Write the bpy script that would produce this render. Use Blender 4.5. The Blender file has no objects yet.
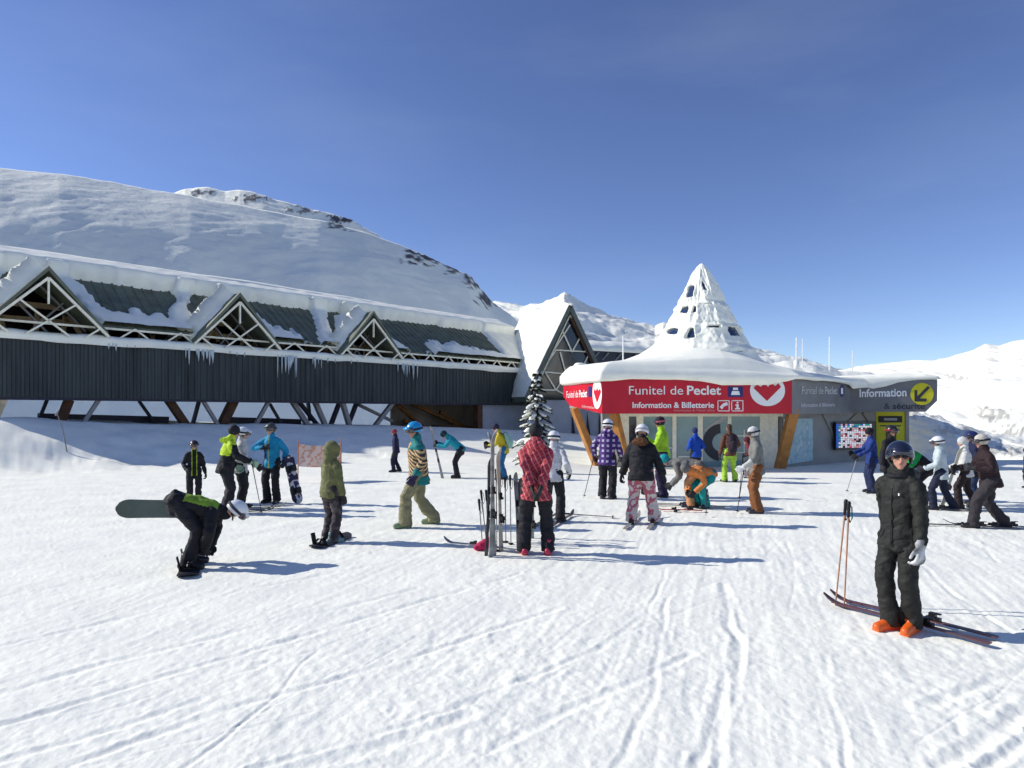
import bpy, math, random
import numpy as np
from mathutils import Vector, Matrix
random.seed(7)
S = bpy.context.scene
COL = S.collection
F, CX, HY, CH = 640.0, 512.0, 412.0, 2.0      # focal length px, centre, horizon row, eye height
R = math.radians

# ------------------------------------------------------------------ noise
def _hash(i, j, k, seed):
    n = (i * 374761393 + j * 668265263 + k * 2147483647 % 1013904223 + seed * 1274126177) & 0xFFFFFFFF
    n = ((n ^ (n >> 13)) * 1274126177) & 0xFFFFFFFF
    n = (n ^ (n >> 16)) & 0xFFFFFFFF
    return (n & 0xFFFFFF) / float(0xFFFFFF)
def vnoise(x, y, z=0.0, seed=0):
    x = np.asarray(x, float); y = np.asarray(y, float); z = np.asarray(z, float) + 0 * x
    xi, yi, zi = np.floor(x).astype(np.int64), np.floor(y).astype(np.int64), np.floor(z).astype(np.int64)
    fx, fy, fz = x - xi, y - yi, z - zi
    fx = fx * fx * (3 - 2 * fx); fy = fy * fy * (3 - 2 * fy); fz = fz * fz * (3 - 2 * fz)
    def h(a, b, c): return _hash(xi + a, yi + b, (zi + c) * 1442695, seed)
    c00 = h(0,0,0)*(1-fx)+h(1,0,0)*fx; c10 = h(0,1,0)*(1-fx)+h(1,1,0)*fx
    c01 = h(0,0,1)*(1-fx)+h(1,0,1)*fx; c11 = h(0,1,1)*(1-fx)+h(1,1,1)*fx
    return ((c00*(1-fy)+c10*fy)*(1-fz) + (c01*(1-fy)+c11*fy)*fz) * 2 - 1
def fbm(x, y, z=0.0, seed=0, octv=4):
    s = 0; a = 1; t = 0
    for o in range(octv):
        s = s + a * vnoise(np.asarray(x)*2**o + o*17.3, np.asarray(y)*2**o - o*9.1, np.asarray(z)*2**o, seed + o); t += a; a *= .5
    return s / t
def sstep(a, b, x):
    t = np.clip((np.asarray(x, float) - a) / (b - a), 0, 1); return t * t * (3 - 2 * t)

# ------------------------------------------------------------------ materials
MATS = {}
def mat(name, col, rough=.8, var=.12, nscale=6, bump=.0, bscale=40, metal=0, col2=None, emis=0, spec=.3, coord='Object', stretch=None):
    if name in MATS: return MATS[name]
    m = bpy.data.materials.new(name); m.use_nodes = True; nt = m.node_tree
    b = nt.nodes['Principled BSDF']; b.inputs['Roughness'].default_value = rough; b.inputs['Metallic'].default_value = metal
    b.inputs['Specular IOR Level'].default_value = spec
    tc = nt.nodes.new('ShaderNodeTexCoord')
    n = nt.nodes.new('ShaderNodeTexNoise'); n.inputs['Scale'].default_value = nscale; n.inputs['Detail'].default_value = 5
    if stretch:
        mpn = nt.nodes.new('ShaderNodeMapping'); mpn.inputs['Scale'].default_value = stretch; nt.links.new(tc.outputs[coord], mpn.inputs['Vector']); nt.links.new(mpn.outputs[0], n.inputs['Vector'])
    else: nt.links.new(tc.outputs[coord], n.inputs['Vector'])
    r = nt.nodes.new('ShaderNodeValToRGB'); nt.links.new(n.outputs['Fac'], r.inputs['Fac'])
    c2 = col2 or tuple(c * (1 - var * 2) for c in col)
    r.color_ramp.elements[0].position = .3; r.color_ramp.elements[1].position = .7
    r.color_ramp.elements[0].color = (*c2, 1); r.color_ramp.elements[1].color = (*col, 1)
    nt.links.new(r.outputs['Color'], b.inputs['Base Color'])
    if emis:
        nt.links.new(r.outputs['Color'], b.inputs['Emission Color']); b.inputs['Emission Strength'].default_value = emis
    if bump:
        n2 = nt.nodes.new('ShaderNodeTexNoise'); n2.inputs['Scale'].default_value = bscale; n2.inputs['Detail'].default_value = 6
        nt.links.new(tc.outputs[coord], n2.inputs['Vector'])
        bp = nt.nodes.new('ShaderNodeBump'); bp.inputs['Strength'].default_value = bump; bp.inputs['Distance'].default_value = .02
        nt.links.new(n2.outputs['Fac'], bp.inputs['Height']); nt.links.new(bp.outputs['Normal'], b.inputs['Normal'])
    MATS[name] = m; return m
def cloth(col, name=None):
    n = name or 'cloth_%02x%02x%02x' % tuple(int(min(1, c) * 255) for c in col)
    return mat(n, col, rough=.75, var=.14, nscale=5, bump=.35, bscale=14, spec=.25)
def pattern(name, kind, c1, c2, c3=None, scale=8, rot=0):
    m = bpy.data.materials.new(name); m.use_nodes = True; nt = m.node_tree; N = nt.nodes; L = nt.links
    b = N['Principled BSDF']; b.inputs['Roughness'].default_value = .8
    tc = N.new('ShaderNodeTexCoord'); mp = N.new('ShaderNodeMapping'); mp.inputs['Rotation'].default_value = (0, rot, rot*.4)
    L.new(tc.outputs['Object'], mp.inputs['Vector'])
    def wave(d, th, sc):
        w = N.new('ShaderNodeTexWave'); w.bands_direction = d; w.inputs['Scale'].default_value = sc; w.inputs['Distortion'].default_value = .6
        L.new(mp.outputs['Vector'], w.inputs['Vector'])
        r = N.new('ShaderNodeMath'); r.operation = 'GREATER_THAN'; r.inputs[1].default_value = th; L.new(w.outputs['Fac'], r.inputs[0]); return r.outputs[0]
    def mix(f, a, bb):
        x = N.new('ShaderNodeMixRGB'); L.new(f, x.inputs[0])
        for s, v in ((1, a), (2, bb)):
            if isinstance(v, tuple): x.inputs[s].default_value = (*v, 1)
            else: L.new(v, x.inputs[s])
        return x.outputs[0]
    if kind == 'stripe':
        o = mix(wave('Z', .55, scale), c1, c2)
    elif kind == 'check':
        a = wave('Z', .55, scale); c = wave('X', .55, scale); mm = N.new('ShaderNodeMath'); mm.operation = 'MULTIPLY'; L.new(a, mm.inputs[0]); L.new(c, mm.inputs[1])
        o = mix(mm.outputs[0], c1, c2)
    elif kind == 'plaid':
        o = mix(wave('Z', .8, scale), c1, c2); o = mix(wave('X', .85, scale * .8), o, c3)
    elif kind == 'splotch':
        n = N.new('ShaderNodeTexNoise'); n.inputs['Scale'].default_value = scale; L.new(mp.outputs['Vector'], n.inputs['Vector'])
        r = N.new('ShaderNodeValToRGB'); r.color_ramp.interpolation = 'CONSTANT'; e = r.color_ramp.elements
        e[0].color = (*c1, 1); e[1].color = (*c2, 1); e[1].position = .5; k = e.new(.6); k.color = (*(c3 or c1), 1)
        L.new(n.outputs['Fac'], r.inputs[0]); o = r.outputs[0]
    elif kind == 'screen':
        v = N.new('ShaderNodeTexVoronoi'); v.distance = 'CHEBYCHEV'; v.inputs['Scale'].default_value = scale; v.inputs['Randomness'].default_value = .35
        L.new(mp.outputs['Vector'], v.inputs['Vector'])
        r = N.new('ShaderNodeValToRGB'); r.color_ramp.interpolation = 'CONSTANT'; e = r.color_ramp.elements
        e[0].color = (.75, .7, .7, 1); e[1].color = (.8, .1, .15, 1); e[1].position = .45
        for p, c in ((.55, (.9, .9, .85)), (.68, (.05, .35, .3)), (.78, (.05, .12, .5)), (.88, (.02, .02, .03))): k = e.new(p); k.color = (*c, 1)
        sp = N.new('ShaderNodeSeparateColor'); L.new(v.outputs['Color'], sp.inputs[0]); L.new(sp.outputs[0], r.inputs[0]); o = r.outputs[0]
        L.new(o, b.inputs['Emission Color']); b.inputs['Emission Strength'].default_value = .7
    L.new(o, b.inputs['Base Color']); MATS[name] = m; return m

def snow_material(name, grain=.35, col=(.955, .945, .82), far=False):
    m = bpy.data.materials.new(name); m.use_nodes = True; nt = m.node_tree; N = nt.nodes; L = nt.links
    b = N['Principled BSDF']; b.inputs['Roughness'].default_value = .75; b.inputs['Specular IOR Level'].default_value = .2
    tc = N.new('ShaderNodeTexCoord'); n = N.new('ShaderNodeTexNoise'); n.inputs['Scale'].default_value = .02 if far else 1.3; n.inputs['Detail'].default_value = 8
    L.new(tc.outputs['Object'], n.inputs['Vector'])
    r = N.new('ShaderNodeValToRGB'); r.color_ramp.elements[0].position = .3; r.color_ramp.elements[1].position = .65
    r.color_ramp.elements[0].color = (col[0]*.88, col[1]*.89, col[2]*.92, 1); r.color_ramp.elements[1].color = (*col, 1)
    L.new(n.outputs['Fac'], r.inputs[0]); o = r.outputs[0]
    at = N.new('ShaderNodeAttribute'); at.attribute_name = 'rock'
    rc = N.new('ShaderNodeTexNoise'); rc.inputs['Scale'].default_value = .12 if far else 2; rc.inputs['Detail'].default_value = 6; L.new(tc.outputs['Object'], rc.inputs['Vector'])
    rr = N.new('ShaderNodeValToRGB'); rr.color_ramp.elements[0].color = (.03, .03, .035, 1); rr.color_ramp.elements[1].color = (.14, .12, .12, 1); L.new(rc.outputs['Fac'], rr.inputs[0])
    mx = N.new('ShaderNodeMixRGB'); L.new(at.outputs['Fac'], mx.inputs[0]); L.new(o, mx.inputs[1]); L.new(rr.outputs[0], mx.inputs[2]); L.new(mx.outputs[0], b.inputs['Base Color'])
    n2 = N.new('ShaderNodeTexNoise'); n2.inputs['Scale'].default_value = .25 if far else 22; n2.inputs['Detail'].default_value = 7; n2.inputs['Roughness'].default_value = .65
    L.new(tc.outputs['Object'], n2.inputs['Vector'])
    bp = N.new('ShaderNodeBump'); bp.inputs['Strength'].default_value = grain; bp.inputs['Distance'].default_value = 1.2 if far else .03
    L.new(n2.outputs['Fac'], bp.inputs['Height']); L.new(bp.outputs['Normal'], b.inputs['Normal'])
    MATS[name] = m; return m
SNOW = snow_material('snow'); SNOWG = snow_material('packed_snow', .24); SNOWF = snow_material('mountain_snow', .5, far=True)
CREAM = mat('cream_paint', (.98, .93, .74), .5, .1); DKG = mat('dark_green_metal', (.055, .065, .066), .5, .28, 2.2, .1, 5, stretch=(1, 1, .12))
ROOFG = mat('green_roof_metal', (.155, .175, .125), .55, .22, 1.5, .2, 8); BROWN = mat('brown_timber', (.13, .06, .03), .7, .25, 3, .3, 10)
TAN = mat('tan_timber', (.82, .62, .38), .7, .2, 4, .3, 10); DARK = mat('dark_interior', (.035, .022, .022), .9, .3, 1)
STEEL = mat('grey_steel', (.28, .27, .27), .5, .1, 4, metal=.3); NAVYS = mat('dark_steel', (.03, .03, .05), .5, .1)
CONC = mat('pale_concrete', (.42, .44, .50), .9, .08, 1.5, .3, 6); WOOD = mat('orange_glulam_timber', (.50, .22, .055), .55, .2, 3, .2, 12)
RED = mat('red_sign_paint', (.60, .014, .035), .4, .12, 1.2, .1, 3, stretch=(1, 1, .3)); GREYP = mat('grey_cladding', (.30, .285, .265), .6, .10, 1, .1, 5)
GREYS = mat('grey_sign_paint', (.185, .185, .19), .5, .10, 1.5); YEL = mat('yellow_sign_paint', (.68, .62, .02), .5, .08, 2)
WHITE = mat('white_print', (.85, .85, .83), .5, .03); DKTXT = mat('dark_print', (.04, .04, .05), .5, .03); NAVYP = mat('navy_print', (.02, .03, .16), .5, .03)
def glassy(name, col, rough=.08):
    m = mat(name, col, rough, .15, .8, spec=.8); return m
GLASS = glassy('blue_green_glass', (.20, .34, .35)); GLASSD = glassy('dark_glass', (.02, .025, .035)); PANE = glassy('cone_glass', (.02, .04, .10), .15)
SKIN = mat('skin', (.50, .26, .18), .6, .06, 10); BLK = mat('black_plastic', (.012, .012, .014), .4, .1); RUB = mat('black_rubber', (.02, .02, .02), .8, .1)
NEEDLE = mat('fir_needles', (.05, .06, .035), .8, .3, 8); BARK = mat('fir_bark', (.08, .05, .035), .9, .3, 10, .5, 30)
ICE = mat('icicle_ice', (.62, .70, .72), .2, .1, 5)

# ------------------------------------------------------------------ mesh helpers
def tag(o, label=None, cat=None, group=None, kind=None):
    if label: o['label'] = label
    if cat: o['category'] = cat
    if group: o['group'] = group
    if kind: o['kind'] = kind
    return o
def thing(name, label, cat, loc=(0, 0, 0), rz=0, group=None, scale=1):
    o = bpy.data.objects.new(name, None); o.location = loc; o.rotation_euler = (0, 0, rz); o.scale = (scale,)*3
    o.empty_display_size = .2; COL.objects.link(o); return tag(o, label, cat, group)
class MB:
    def __init__(s): s.v = []; s.f = []; s.mi = []; s.cur = 0
    def add(s, vs, fs):
        n = len(s.v); s.v += [tuple(p) for p in vs]; s.f += [tuple(i + n for i in f) for f in fs]; s.mi += [s.cur] * len(fs); return s
    def hexa(s, p):  # 8 points: bottom ring 0-3, top ring 4-7
        return s.add(p, [(3,2,1,0),(4,5,6,7),(0,1,5,4),(1,2,6,5),(2,3,7,6),(3,0,4,7)])
    def box(s, c, d, rz=0):
        x, y, z = d[0]/2, d[1]/2, d[2]/2; cs, sn = math.cos(rz), math.sin(rz)
        P = [(-x,-y,-z),(x,-y,-z),(x,y,-z),(-x,y,-z),(-x,-y,z),(x,-y,z),(x,y,z),(-x,y,z)]
        return s.hexa([(c[0]+a*cs-b*sn, c[1]+a*sn+b*cs, c[2]+e) for a, b, e in P])
    def bar(s, a, b, w, t=None, ref=None):
        a = Vector(a); b = Vector(b); d = (b-a).normalized(); ref = Vector(ref or (0,0,1))
        if abs(d.dot(ref)) > .95: ref = Vector((0,1,0))
        q = d.cross(ref).normalized() * w/2; r = q.normalized().cross(d) * (t or w)/2
        return s.hexa([a-q-r, a+q-r, a+q+r, a-q+r, b-q-r, b+q-r, b+q+r, b-q+r])
    def prism(s, poly, ext):  # poly of 3d pts, extruded by vector
        n = len(poly); e = Vector(ext); P = [Vector(p) for p in poly]
        return s.add(P + [p+e for p in P], [tuple(range(n))[::-1], tuple(range(n, 2*n))] + [(i, (i+1)%n, (i+1)%n+n, i+n) for i in range(n)])
    def limb(s, pts, rad, ref=(1,0,0), seg=12, cap=True, caps=(1, 1)):
        P = [Vector(p) for p in pts]; n = len(P); rings = []
        rad = [(r, r) if not isinstance(r, tuple) else r for r in rad]
        T = []
        for i in range(n):
            a = P[max(0, i-1)]; b = P[min(n-1, i+1)]; T.append((b-a).normalized() if (b-a).length > 1e-6 else Vector((0,0,1)))
        ext = []
        if cap:
            for q in (.92, .6): ext.append((P[0] - T[0]*min(rad[0])*q*caps[0], T[0], [r*math.sqrt(1-q*q) for r in rad[0]]))
        for i in range(n): ext.append((P[i], T[i], rad[i]))
        if cap:
            for q in (.6, .92): ext.append((P[-1] + T[-1]*min(rad[-1])*q*caps[1], T[-1], [r*math.sqrt(1-q*q) for r in rad[-1]]))
        vs = []; rf = Vector(ref)
        for c, t, r in ext:
            q = rf - t*rf.dot(t)
            if q.length < .1: q = Vector((0,1,0)) - t*t.y
            q.normalize(); u = t.cross(q)
            for k in range(seg):
                a = 2*math.pi*k/seg; vs.append(c + q*math.cos(a)*r[0] + u*math.sin(a)*r[1])
        m = len(ext); fs = []
        for i in range(m-1):
            for k in range(seg):
                a = i*seg+k; b = i*seg+(k+1)%seg; fs.append((a, b, b+seg, a+seg))
        fs.append(tuple(range(seg))[::-1]); fs.append(tuple(range((m-1)*seg, m*seg)))
        return s.add(vs, fs)
    def ball(s, c, r, seg=12):
        c = Vector(c); r = (r,)*3 if not isinstance(r, tuple) else r; vs = [c+Vector((0,0,-r[2]))]; fs = []; n = seg//2
        for i in range(1, n):
            a = math.pi*i/n - math.pi/2
            for k in range(seg):
                b = 2*math.pi*k/seg; vs.append(c+Vector((math.cos(a)*math.cos(b)*r[0], math.cos(a)*math.sin(b)*r[1], math.sin(a)*r[2])))
        vs.append(c+Vector((0,0,r[2]))); L = len(vs)-1
        for k in range(seg):
            fs.append((0, 1+(k+1)%seg, 1+k)); fs.append((L, L-seg+k, L-seg+(k+1)%seg))
        for i in range(n-2):
            for k in range(seg):
                a = 1+i*seg+k; b = 1+i*seg+(k+1)%seg; fs.append((a, b, b+seg, a+seg))
        return s.add(vs, fs)
    def mesh(s, name, mats, off=(0,0,0), smooth=False):
        me = bpy.data.meshes.new(name); o = Vector(off); me.from_pydata([tuple(Vector(p)-o) for p in s.v], [], s.f)
        for m in (mats if isinstance(mats, (list, tuple)) else [mats]): me.materials.append(m)
        if len(me.materials) > 1: me.polygons.foreach_set('material_index', s.mi)
        me.polygons.foreach_set('use_smooth', [smooth]*len(me.polygons)); me.update(); return me
    def build(s, name, mats, parent=None, smooth=False, local=False, bevel=0):
        root = parent
        while root is not None and root.parent: root = root.parent
        off = (0,0,0) if (parent is None or local) else tuple(root.location)
        o = bpy.data.objects.new(name, s.mesh(name, mats, off, smooth)); COL.objects.link(o); o.parent = parent
        if bevel:
            b = o.modifiers.new('bevel', 'BEVEL'); b.width = bevel; b.segments = 2; b.limit_method = 'ANGLE'
        return o
def solo(mb, name, mats, label, cat, group=None, base=None, **k):
    o = mb.build(name, mats, None, **k)
    if base is None:
        xs = np.array(mb.v); base = (xs[:,0].mean(), xs[:,1].mean(), xs[:,2].min())
    o.data.transform(Matrix.Translation(-Vector(base))); o.location = base
    return tag(o, label, cat, group)
TMP = bpy.data.collections.new('tmp'); 
def remeshed(mb, voxel, name, mats, smooth_it=2, wrinkle=0, wscale=7, seed=0, colorf=None):
    me = mb.mesh('tmp', mats); o = bpy.data.objects.new('tmp', me); COL.objects.link(o)
    r = o.modifiers.new('r', 'REMESH'); r.mode = 'VOXEL'; r.voxel_size = voxel
    if smooth_it:
        sm = o.modifiers.new('s', 'SMOOTH'); sm.iterations = smooth_it; sm.factor = .5
    dg = bpy.context.evaluated_depsgraph_get(); dg.update()
    out = bpy.data.meshes.new_from_object(o.evaluated_get(dg)); bpy.data.objects.remove(o); bpy.data.meshes.remove(me)
    out.name = name; n = len(out.vertices)
    out.materials.clear()
    for m in (mats if isinstance(mats, (list, tuple)) else [mats]): out.materials.append(m)
    if wrinkle and n:
        co = np.zeros(n*3); out.vertices.foreach_get('co', co); co = co.reshape(-1, 3)
        no = np.zeros(n*3); out.vertices.foreach_get('normal', no); no = no.reshape(-1, 3)
        w = fbm(co[:,0]*wscale+co[:,2]*wscale*.5, co[:,1]*wscale*.9, co[:,2]*wscale*1.35, seed, 4)
        w = (.5 - np.abs(w)*1.6) * wrinkle
        co += no * w[:, None]; out.vertices.foreach_set('co', co.ravel())
    out.polygons.foreach_set('use_smooth', [True]*len(out.polygons))
    if colorf:
        out.polygons.foreach_set('material_index', [colorf(p.center) for p in out.polygons])
    out.update(); return out
def link(name, me, parent, mw=None):
    o = bpy.data.objects.new(name, me); COL.objects.link(o); o.parent = parent
    if mw is not None: o.matrix_local = mw
    return o

# ------------------------------------------------------------------ pixel -> world
def U(px, py, d): return Vector(((px-CX)/F*d, d, CH + (HY-py)/F*d))
B0 = Vector((-20.8, 26.0, 0)); UH = Vector((.679, .734, 0)).normalized(); WH = Vector((-UH.y, UH.x, 0))
def bp(u, w, z): p = B0 + UH*u + WH*w; return Vector((p.x, p.y, z))
def on_plane(px, py, A, n):
    d = Vector(((px-CX)/F, 1, (HY-py)/F)); o = Vector((0,0,CH)); t = (Vector(A)-o).dot(n)/d.dot(n); return o + d*t
def on_w(px, py, w): return on_plane(px, py, B0+WH*w, WH)

def low(x, y):
    x = np.asarray(x, float); y = np.asarray(y, float)
    rx, ry = x-B0.x, y-B0.y
    s = -(rx*WH.x + ry*WH.y); u = rx*UH.x + ry*UH.y
    foot = 7.5 + .3*np.clip(u, 0, 30)
    Hc = np.interp(u, [-30, -2, 8, 20, 32, 42, 60], [1.75, 1.75, 1.42, 1.1, .6, -.2, -.5])
    t = np.clip((foot - s)/(foot-1.5), 0, 1); b = t*t*(3-2*t)
    lump = fbm(x*.35, y*.45, 0, 3, 3)*.42*np.clip(1.2-u/26., .25, 1)*b*(1-.5*sstep(.8, 1, b)) + fbm(x*.7, y*1.5, 0, 9, 4)*.22*np.clip(1-np.abs(s-foot*.75)/foot*2.2, 0, 1)*(u < 12)
    h = Hc*b*sstep(-60, -40, u) + lump*sstep(60, 40, np.abs(u))
    h = h - 4.5*sstep(9, 22, -s)*sstep(-60, -40, u)
    h = h - .5*sstep(19, 27, y)*sstep(-3, 4, x)*(1-b)
    h = h - 8*sstep(14, 22, x)*sstep(33, 60, y) - 14*sstep(70, 160, y)
    # swept-up ridge against the kiosk back and gentle undulation of the piste
    h = h + .04*fbm(x*.12, y*.12, 0, 21, 2)*sstep(3, 8, y)
    h = h + .3*np.exp(-((x-1.6)/2.2)**2-((y-27.5)/1.8)**2)
    return h
def G(px, py):
    lo, hi = None, 2.5
    d = np.concatenate([np.linspace(2.5, 60, 3000)]); x = (px-CX)/F*d; z = CH + (HY-py)/F*d
    g = low(x, d); k = np.argmax(z < g)
    if not (z < g).any(): k = len(d)-1
    return Vector((x[k], d[k], float(g[k])))

# ------------------------------------------------------------------ world and sun
AZ = Vector((-1, .15)).normalized(); EL = R(31)
w = bpy.data.worlds.new('World'); S.world = w; w.use_nodes = True; nt = w.node_tree
sk = nt.nodes.new('ShaderNodeTexSky'); sk.sky_type = 'NISHITA'; sk.sun_disc = False; sk.sun_elevation = EL; sk.sun_rotation = math.atan2(AZ.x, AZ.y)
sk.altitude = 2300; sk.air_density = 1.0; sk.dust_density = .05; sk.ozone_density = 3.0
bgn = nt.nodes['Background']; bgn.inputs[1].default_value = .15
hs = nt.nodes.new('ShaderNodeHueSaturation'); hs.inputs['Saturation'].default_value = 1.05; hs.inputs['Hue'].default_value = .514
nt.links.new(sk.outputs[0], hs.inputs['Color'])
tcw = nt.nodes.new('ShaderNodeTexCoord'); mpw = nt.nodes.new('ShaderNodeMapping'); mpw.inputs['Scale'].default_value = (1.2, 1.2, 5); mpw.inputs['Rotation'].default_value = (.2, .35, 0); nt.links.new(tcw.outputs['Generated'], mpw.inputs[0])
nw = nt.nodes.new('ShaderNodeTexNoise'); nw.inputs['Scale'].default_value = 1.6; nw.inputs['Detail'].default_value = 6; nt.links.new(mpw.outputs[0], nw.inputs['Vector'])
rw_ = nt.nodes.new('ShaderNodeMapRange'); rw_.inputs[1].default_value = .45; rw_.inputs[2].default_value = .8; rw_.inputs[3].default_value = 0; rw_.inputs[4].default_value = .10; nt.links.new(nw.outputs['Fac'], rw_.inputs[0])
mxw = nt.nodes.new('ShaderNodeMixRGB'); nt.links.new(rw_.outputs[0], mxw.inputs[0]); nt.links.new(hs.outputs[0], mxw.inputs[1]); mxw.inputs[2].default_value = (4.5, 5.2, 6.5, 1); nt.links.new(mxw.outputs[0], bgn.inputs[0])
sl = bpy.data.lights.new('sun', 'SUN'); sl.energy = 5.0; sl.angle = R(.55); sl.color = (1, .962, .89)
so = bpy.data.objects.new('sun', sl); COL.objects.link(so)
sd = Vector((AZ.x*math.cos(EL), AZ.y*math.cos(EL), math.sin(EL))); so.rotation_euler = sd.to_track_quat('Z', 'Y').to_euler()
cam = bpy.data.cameras.new('camera'); cam.sensor_width = 36; cam.lens = F/1024*36; cam.shift_y = (HY-384)/1024; cam.clip_end = 9000; cam.clip_start = .05
co = bpy.data.objects.new('camera', cam); co.location = (0, 0, CH); co.rotation_euler = (R(90), 0, 0); COL.objects.link(co); S.camera = co
S.view_settings.view_transform = 'Standard'; S.view_settings.look = 'None'; S.view_settings.exposure = 0

# ------------------------------------------------------------------ grid sheets
def grid_obj(name, X, Y, Z, m, rock=None, kind='structure'):
    n, k = X.shape; co_ = np.stack([X, Y, Z], -1).reshape(-1, 3)
    idx = np.arange(n*k).reshape(n, k); a = idx[:-1,:-1].ravel(); b = idx[:-1,1:].ravel(); c = idx[1:,1:].ravel(); d = idx[1:,:-1].ravel()
    fc = np.stack([a, b, c, d], 1); me = bpy.data.meshes.new(name)
    me.vertices.add(n*k); me.vertices.foreach_set('co', co_.ravel()); me.loops.add(fc.size); me.loops.foreach_set('vertex_index', fc.ravel())
    me.polygons.add(len(fc)); me.polygons.foreach_set('loop_start', np.arange(len(fc))*4); me.polygons.foreach_set('loop_total', np.full(len(fc), 4))
    me.update(calc_edges=True); me.polygons.foreach_set('use_smooth', np.ones(len(fc), bool)); me.materials.append(m)
    if rock is not None:
        at = me.attributes.new('rock', 'FLOAT', 'POINT'); at.data.foreach_set('value', rock.ravel())
    o = bpy.data.objects.new(name, me); COL.objects.link(o); o['kind'] = kind; return o

def groove(x, y, pts, width, depth, seed):
    """ski track: groove with thrown-up rims along a polyline of world points"""
    out = np.zeros_like(x); pts = [np.array(p) for p in pts]
    xs = [p[0] for p in pts]; ys = [p[1] for p in pts]
    m = (x > min(xs)-1) & (x < max(xs)+1) & (y > min(ys)-1) & (y < max(ys)+1)
    if not m.any(): return out
    X = x[m] ; Y = y[m]; X = X + .04*vnoise(X*2, Y*2, 0, seed); best = np.full(X.shape, 9.)
    for a, b in zip(pts[:-1], pts[1:]):
        v = b-a; L2 = (v**2).sum(); t = np.clip(((X-a[0])*v[0]+(Y-a[1])*v[1])/L2, 0, 1)
        best = np.minimum(best, np.hypot(X-a[0]-t*v[0], Y-a[1]-t*v[1]))
    fade = .55+.45*vnoise(X*3, Y*1.2, 0, seed+1)
    q = best/width; out[m] = (-depth*np.exp(-q*q*2.2) + depth*.7*np.exp(-((q-1.3)/.45)**2)*(.5+.6*vnoise(X*14, Y*14, 0, seed+2)))*fade
    return out
def gp(px, py): d = CH*F/(py-HY); return ((px-CX)/F*d, d)
def build_ground():
    s_in = (np.arange(-70, 1096, 1.6)-CX)/F
    so_ = np.geomspace(1, 40, 26)[1:]; s_all = np.concatenate([(s_in[0]-(so_-1)*.1)[::-1], s_in, s_in[-1]+(so_-1)*.1])
    ks = np.concatenate([-(np.linspace(0, 1, 26)[1:]**2*120)[::-1], np.zeros(len(s_in)), np.linspace(0, 1, 26)[1:]**2*120])
    rows_y = np.concatenate([np.geomspace(3500, 800, 40), np.arange(800, 468, -1.0), np.arange(468, 425, -.6), np.geomspace(13, .4, 60)+HY])
    d = CH*F/(rows_y-HY); d = np.concatenate([[-300, -100, -30, -10, -4, -1.5, -.5], d])
    D, SS = np.meshgrid(d, s_all, indexing='ij'); _, KK = np.meshgrid(d, ks, indexing='ij')
    X = SS*np.maximum(D, .4) + KK; Y = D
    Z = low(X, Y)
    near = sstep(60, 25, np.abs(Y)) * (np.abs(X) < 60)
    a = X*.33 + Y*.944; b = X*.944 - Y*.33
    amp = .55+.45*fbm(X*.3, Y*.3, 0, 5, 2)
    warp = .25*fbm(X*.25, Y*.25, 0, 50, 2)
    fine = sstep(45, 8, Y)
    Z += near*sstep(19, 12, Y)*(.009*fbm(a*.35, (b+warp)*3.2, 0, 11, 3)*amp + .010*fbm(a*.9, (b+warp)*15, 0, 12, 3)*fine*amp)
    a2 = X*.9 + Y*.43; b2 = -X*.43 + Y*.9
    Z += near*sstep(19, 12, Y)*.009*fbm(a2*.4, b2*3.5, 0, 13, 3)*np.clip(amp-.2, 0, 1)
    lum = np.clip(fbm(X*.55+3, Y*.4, 0, 31, 2)*1.8+.15, 0, 1)
    Z += near*fine*lum*(.010*fbm(X*9, Y*9, 0, 14, 4))
    Z += near*fine*.0045*fbm(X*20, Y*16, 0, 15, 2)
    chunk = np.clip(fbm(X*5, Y*5, 0, 16, 3)-.42, 0, 1); Z += near*fine*chunk*.025*lum
    tr = [([gp(665,600), gp(655,680), gp(618,775), (.35, 3.0)], .035, .022), ([gp(722,585), gp(735,640), gp(722,700), gp(700,775), (.9,2.9)], .055, .021),
          ([gp(735,600), gp(742,640), gp(730,700), gp(712,775)], .04, .018),
          ([gp(480,752), gp(560,712), gp(640,680), gp(690,655)], .05, .012), ([gp(640,640), gp(655,600), gp(668,570)], .03, .014),
          ([gp(930,706), gp(975,690), gp(1030,664)], .06, .02), ([gp(945,766), gp(990,735), gp(1060,690)], .07, .022), ([gp(985,768), gp(1060,715)], .05, .03),
          ([gp(905,545), gp(930,575), gp(985,618), gp(1040,650)], .035, .018),
          ([gp(-20,650), gp(120,618), gp(260,588), gp(400,562)], .05, .016), ([gp(-20,700), gp(120,660), gp(300,618), gp(420,590)], .06, .018),
          ([gp(-20,730), gp(150,680), gp(330,630), gp(520,575)], .05, .018), ([gp(60,768), gp(220,712), gp(420,655), gp(560,610)], .05, .018),
          ([gp(-20,600), gp(150,570), gp(300,545)], .05, .014), ([gp(250,770), gp(420,722), gp(600,650), gp(640,620)], .04, .016),
          ([gp(-20,540), gp(130,520), gp(300,500)], .06, .014), ([gp(-20,768), gp(90,735), gp(200,700)], .05, .02), ([gp(300,768), gp(420,735), gp(470,715)], .08, .02)]
    rr = random.Random(4)
    for i in range(230):   # further runs along the fall line and across it
        x0 = rr.uniform(-12, 12); y0 = 3+21*rr.random()**1.6; L = rr.uniform(1.5, 6); an = rr.choice([R(70)+rr.uniform(-.12, .12), R(62), R(20)+rr.uniform(-.2, .2)])
        c = rr.uniform(-.25, .25); P = [(x0+math.cos(an+c*t)*L*t, y0+math.sin(an+c*t)*L*t) for t in (0, .33, .66, 1)]
        tr.append((P, rr.uniform(.014, .04), rr.uniform(.003, .010)))
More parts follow.
